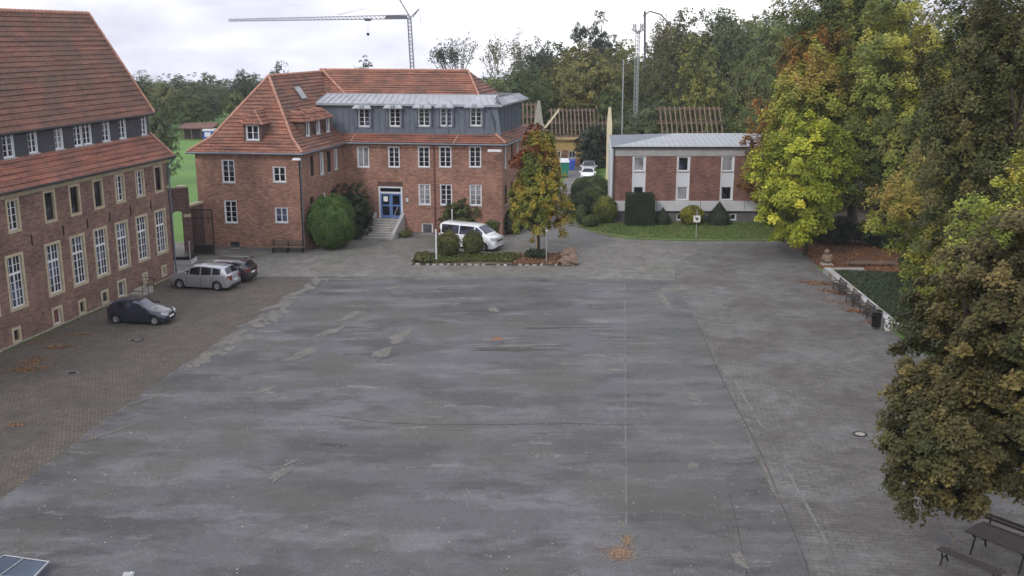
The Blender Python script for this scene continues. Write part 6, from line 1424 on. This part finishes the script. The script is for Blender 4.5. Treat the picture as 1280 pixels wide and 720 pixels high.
# ------------------------------------------------------------------ trees in the background
BT = [
 ('pine_tree', 'dark pine top against the sky above the olive trees', 748, 8, 175, 52, 'pine', 0, 'leaf_pine'),
 ('pine_tree', 'second dark pine just left of the tallest one', 722, 16, 178, 40, 'pine', 1, 'leaf_pine'),
 ('pine_tree', 'spindly pine left of the bare trees at the skyline', 458, 66, 200, 34, 'pine', 2, 'leaf_pine'),
 ('broadleaf_tree', 'wide olive-green tree in the middle of the wood', 735, 36, 150, 110, 'round', 0, 'leaf_olive'),
 ('broadleaf_tree', 'olive-brown tree right beside the lattice mast', 765, 52, 158, 80, 'round', 1, 'leaf_olive'),
 ('broadleaf_tree', 'dark green tree behind the zinc storey right end', 648, 84, 150, 90, 'round', 2, 'leaf_dark'),
 ('broadleaf_tree', 'dark green tree left of the olive tree', 690, 70, 160, 76, 'round', 3, 'leaf_mixed'),
 ('broadleaf_tree', 'small green tree rising above the school roof ridge', 610, 78, 145, 44, 'round', 0, 'leaf_mixed'),
 ('broadleaf_tree', 'yellow-tinted tree behind the flat-roofed building', 878, 48, 140, 86, 'round', 1, 'leaf_yellowish'),
 ('broadleaf_tree', 'green tree at the right of the yellow-tinted one', 935, 52, 138, 80, 'round', 2, 'leaf_mixed'),
 ('broadleaf_tree', 'dark tree between the mast and the yellow-tinted tree', 825, 72, 146, 76, 'round', 3, 'leaf_dark'),
 ('broadleaf_tree', 'grey-green bushy tree in front of the wood beside the gable', 810, 118, 128, 84, 'round', 0, 'leaf_far'),
 ('broadleaf_tree', 'dark low tree behind the metal roof', 770, 108, 140, 70, 'round', 1, 'leaf_dark'),
 ('broadleaf_tree', 'low green tree at the right end of the metal roof', 925, 128, 122, 56, 'round', 3, 'leaf_mixed'),
 ('broadleaf_tree', 'tall brown-green tree at the top of the wood', 850, 10, 176, 90, 'round', 2, 'leaf_russet'),
 ('broadleaf_tree', 'tall dark tree at the top centre of the right-hand wood', 905, 4, 172, 90, 'round', 3, 'leaf_dark'),
 ('broadleaf_tree', 'tall dark tree at the top right of the wood', 965, -2, 165, 100, 'round', 0, 'leaf_mixed'),
 ('broadleaf_tree', 'tall tree behind the broad dark green one', 1040, -20, 150, 120, 'round', 1, 'leaf_mixed'),
 ('broadleaf_tree', 'russet-topped tree just right of the distant crane tip', 815, 30, 168, 50, 'thin', 1, 'leaf_russet'),
 ('broadleaf_tree', 'rounded dark tree above the left end of the school ridge', 354, 75, 180, 34, 'round', 2, 'leaf_pine'),
 ('broadleaf_tree', 'dark tree top left of the hip roof', 312, 84, 186, 36, 'round', 3, 'leaf_pine'),
 ('broadleaf_tree', 'drooping grey-green tree right behind the old house roof', 206, 118, 118, 54, 'round', 1, 'leaf_far'),
 ('broadleaf_tree', 'small pale green tree at the far edge of the meadow', 300, 108, 182, 36, 'round', 0, 'leaf_mixed'),
 ('broadleaf_tree', 'mid green tree on the far side of the meadow', 255, 102, 184, 60, 'round', 2, 'leaf_far'),
 ('broadleaf_tree', 'dark tree behind the field shed', 240, 118, 178, 56, 'round', 3, 'leaf_dark'),
 ('broadleaf_tree', 'bushy tree left of the field shed', 215, 96, 186, 60, 'round', 0, 'leaf_mixed'),
 ('broadleaf_tree', 'tree behind the old house roof edge', 175, 90, 190, 60, 'round', 1, 'leaf_dark'),
]
for nm, lb_, px, yt, D, wp, kd, i, mt in BT: bg_tree(nm, lb_, px, yt, D, wp, kd, i, mt, cb=.10 if kd == 'round' else (.45 if kd == 'pine' else .3))
# a far wood that reads as one mass
def merged(name, items, mat, label):
    vs, ts = [], []
    base = {}
    g = np.random.default_rng(9)
    for (x, y, R, zc, rz, k) in items:
        m_ = templ('round', k, mat); n = len(m_.vertices); a = np.empty(n*3, np.float32); m_.vertices.foreach_get('co', a); a = a.reshape(-1, 3)
        tt = np.empty(n, np.float32); m_.attributes['tint'].data.foreach_get('value', tt)
        th = g.uniform(0, 6.28); c, s = math.cos(th), math.sin(th); st = 2; sel = np.arange(n//4)[g.random(n//4) < .5]; ix = (sel[:, None]*4+np.arange(4)).ravel(); a = a[ix]; tt = tt[ix]
        q = a.reshape(-1, 4, 3); cen = q.mean(1, keepdims=True); a = ((q-cen)*1.35+cen).reshape(-1, 3)
        b = np.stack([(a[:, 0]*c-a[:, 1]*s)*R*1.1+x, (a[:, 0]*s+a[:, 1]*c)*R*1.1+y, a[:, 2]*rz+zc], 1); vs.append(b); ts.append(np.clip(tt+g.normal(0, .12), 0, 1))
    o = bpy.data.objects.new(name, leafquads(name, np.concatenate(vs), np.concatenate(ts), mat)); COL.objects.link(o); o['kind'] = 'stuff'; o['label'] = label; return o
items = []
for k in range(44):
    px = 120+k*11+random.uniform(-6, 6); D = random.uniform(186, 225); yt = random.uniform(88, 100)+(4 if px > 320 else 0); top = at(px, yt, D).z; R = random.uniform(3.2, 6); items.append((at(px, 200, D).x, D, R, top*.52, top*.5, k % 4))
merged('far_woodland', items, 'leaf_far', 'far wood closing the horizon behind the meadow and school')
items = []
for k in range(56):
    px = 585+k*9+random.uniform(-6, 6); D = random.uniform(170, 200); lim = np.interp(px, [585, 640, 700, 760, 800, 840, 900, 1100], [98, 78, 50, 40, 62, 30, 12, -5]); yt = lim+random.uniform(0, 16); top = at(px, yt, D).z; R = random.uniform(4.5, 7.5); items.append((at(px, 200, D).x, D, R, top*.52, top*.5, k % 4))
for k in range(30):
    px = 640+k*11+random.uniform(-6, 6); D = random.uniform(150, 160); yt = random.uniform(100, 130); top = at(px, yt, D).z; R = random.uniform(3.5, 5.5); items.append((at(px, 200, D).x, D, R, top*.5, top*.5, k % 4))
for k in range(22):
    px = 985+k*22; D = random.uniform(96, 112); yt = random.uniform(205, 235); top = at(px, yt, D).z; items.append((at(px, 200, D).x, D, 3.2, top*.45, top*.55, k % 4))
for k in range(16):
    px = 1040+k*26; D = random.uniform(120, 150); yt = random.uniform(-30, 20); top = at(px, yt, D).z; items.append((at(px, 200, D).x, D, 7, top*.5, top*.5, k % 4))
merged('far_woodland', items, 'leaf_dark', 'dense dark wood behind the building site and the flat-roofed building')
# nearly bare trees on the skyline
def bare_tree(label, px, ytop, ybase, D, wpx, seed, leafmat_, nl=3000):
    base = at(px, 200, D); zt = at(px, ytop, D).z; R = wpx/2/FPX*D; random.seed(seed)
    t = thing('bare_tree', label, 'tree', (base.x, D, 0)); mb = MB(); tips = []
    def grow(p, dvec, ln, r, lev):
        q = p+dvec*ln; mb.tube(p, q, max(r, .05), max(r*.66, .045), 4 if lev else 6, caps=False)
        if lev >= 5: tips.append(q); return
        for k in range(3 if lev < 3 else 2):
            nd = (dvec+Vector((random.uniform(-1, 1), random.uniform(-1, 1), random.uniform(-.25, .75)))*.72).normalized(); grow(q, nd, ln*random.uniform(.62, .86), r*.66, lev+1)
        tips.append(q)
    grow(Vector((0, 0, 0)), Vector((0, 0, 1)), zt*.36, .30, 0)
    xs = max(abs(v[0]) for v in mb.v); zs = max(v[2] for v in mb.v)
    k1, k2 = R/xs, zt/zs; mb.v = [(v[0]*k1, v[1]*k1, v[2]*k2) for v in mb.v]; tips = [Vector((p.x*k1, p.y*k1, p.z*k2)) for p in tips]
    sub('trunk', mb.mesh('trunk', 'bark' if seed != 22 else 'bark_pale'), t)
    g = np.random.default_rng(seed); pp = np.array([tuple(p) for p in tips]); n = nl; p = pp[g.integers(0, len(pp), n)]+g.normal(size=(n, 3))*.35
    nr = g.normal(size=(n, 3)); a = np.cross(nr, g.normal(size=(n, 3))); a /= np.linalg.norm(a, axis=1)[:, None]; b = np.cross(nr, a); b /= np.linalg.norm(b, axis=1)[:, None]; s = .15*g.uniform(.5, 1.3, n)[:, None]
    sub('crown', leafquads('crown', np.stack([p-a*s, p-b*s*.6, p+a*s, p+b*s*.6], 1).reshape(-1, 3), np.repeat(g.random(n), 4), leafmat_), t)
bare_tree('half-bare dark twiggy tree left of the pale bare one at the skyline', 576, 46, 90, 165, 76, 21, 'leaf_pine', 2200)
bare_tree('pale bare tree standing against the sky right of the school ridge', 622, 44, 100, 160, 70, 22, 'leaf_far', 1200)
bare_tree('thin-leaved tree between the pale bare tree and the pines', 672, 38, 100, 165, 66, 23, 'leaf_pine', 2600)
bare_tree('thin spreading tree by the top of the lattice mast', 818, 22, 80, 160, 40, 24, 'leaf_russet', 1600)

# a little damp autumn air between the yard and the wood
hz = MB(); hz.box(-436, 436, -66, 436, -11.2, 34); ho = hz.build('haze', 'paper_white'); ho['kind'] = 'stuff'
hm = bpy.data.materials.new('haze'); hm.use_nodes = True; hn = hm.node_tree; hn.nodes.clear()
pv = hn.nodes.new('ShaderNodeVolumePrincipled'); pv.inputs['Color'].default_value = (.88, .91, .97, 1); pv.inputs['Density'].default_value = .0003; pv.inputs['Anisotropy'].default_value = .2
ho_ = hn.nodes.new('ShaderNodeOutputMaterial'); hn.links.new(pv.outputs[0], ho_.inputs['Volume']); ho.data.materials.clear(); ho.data.materials.append(hm)
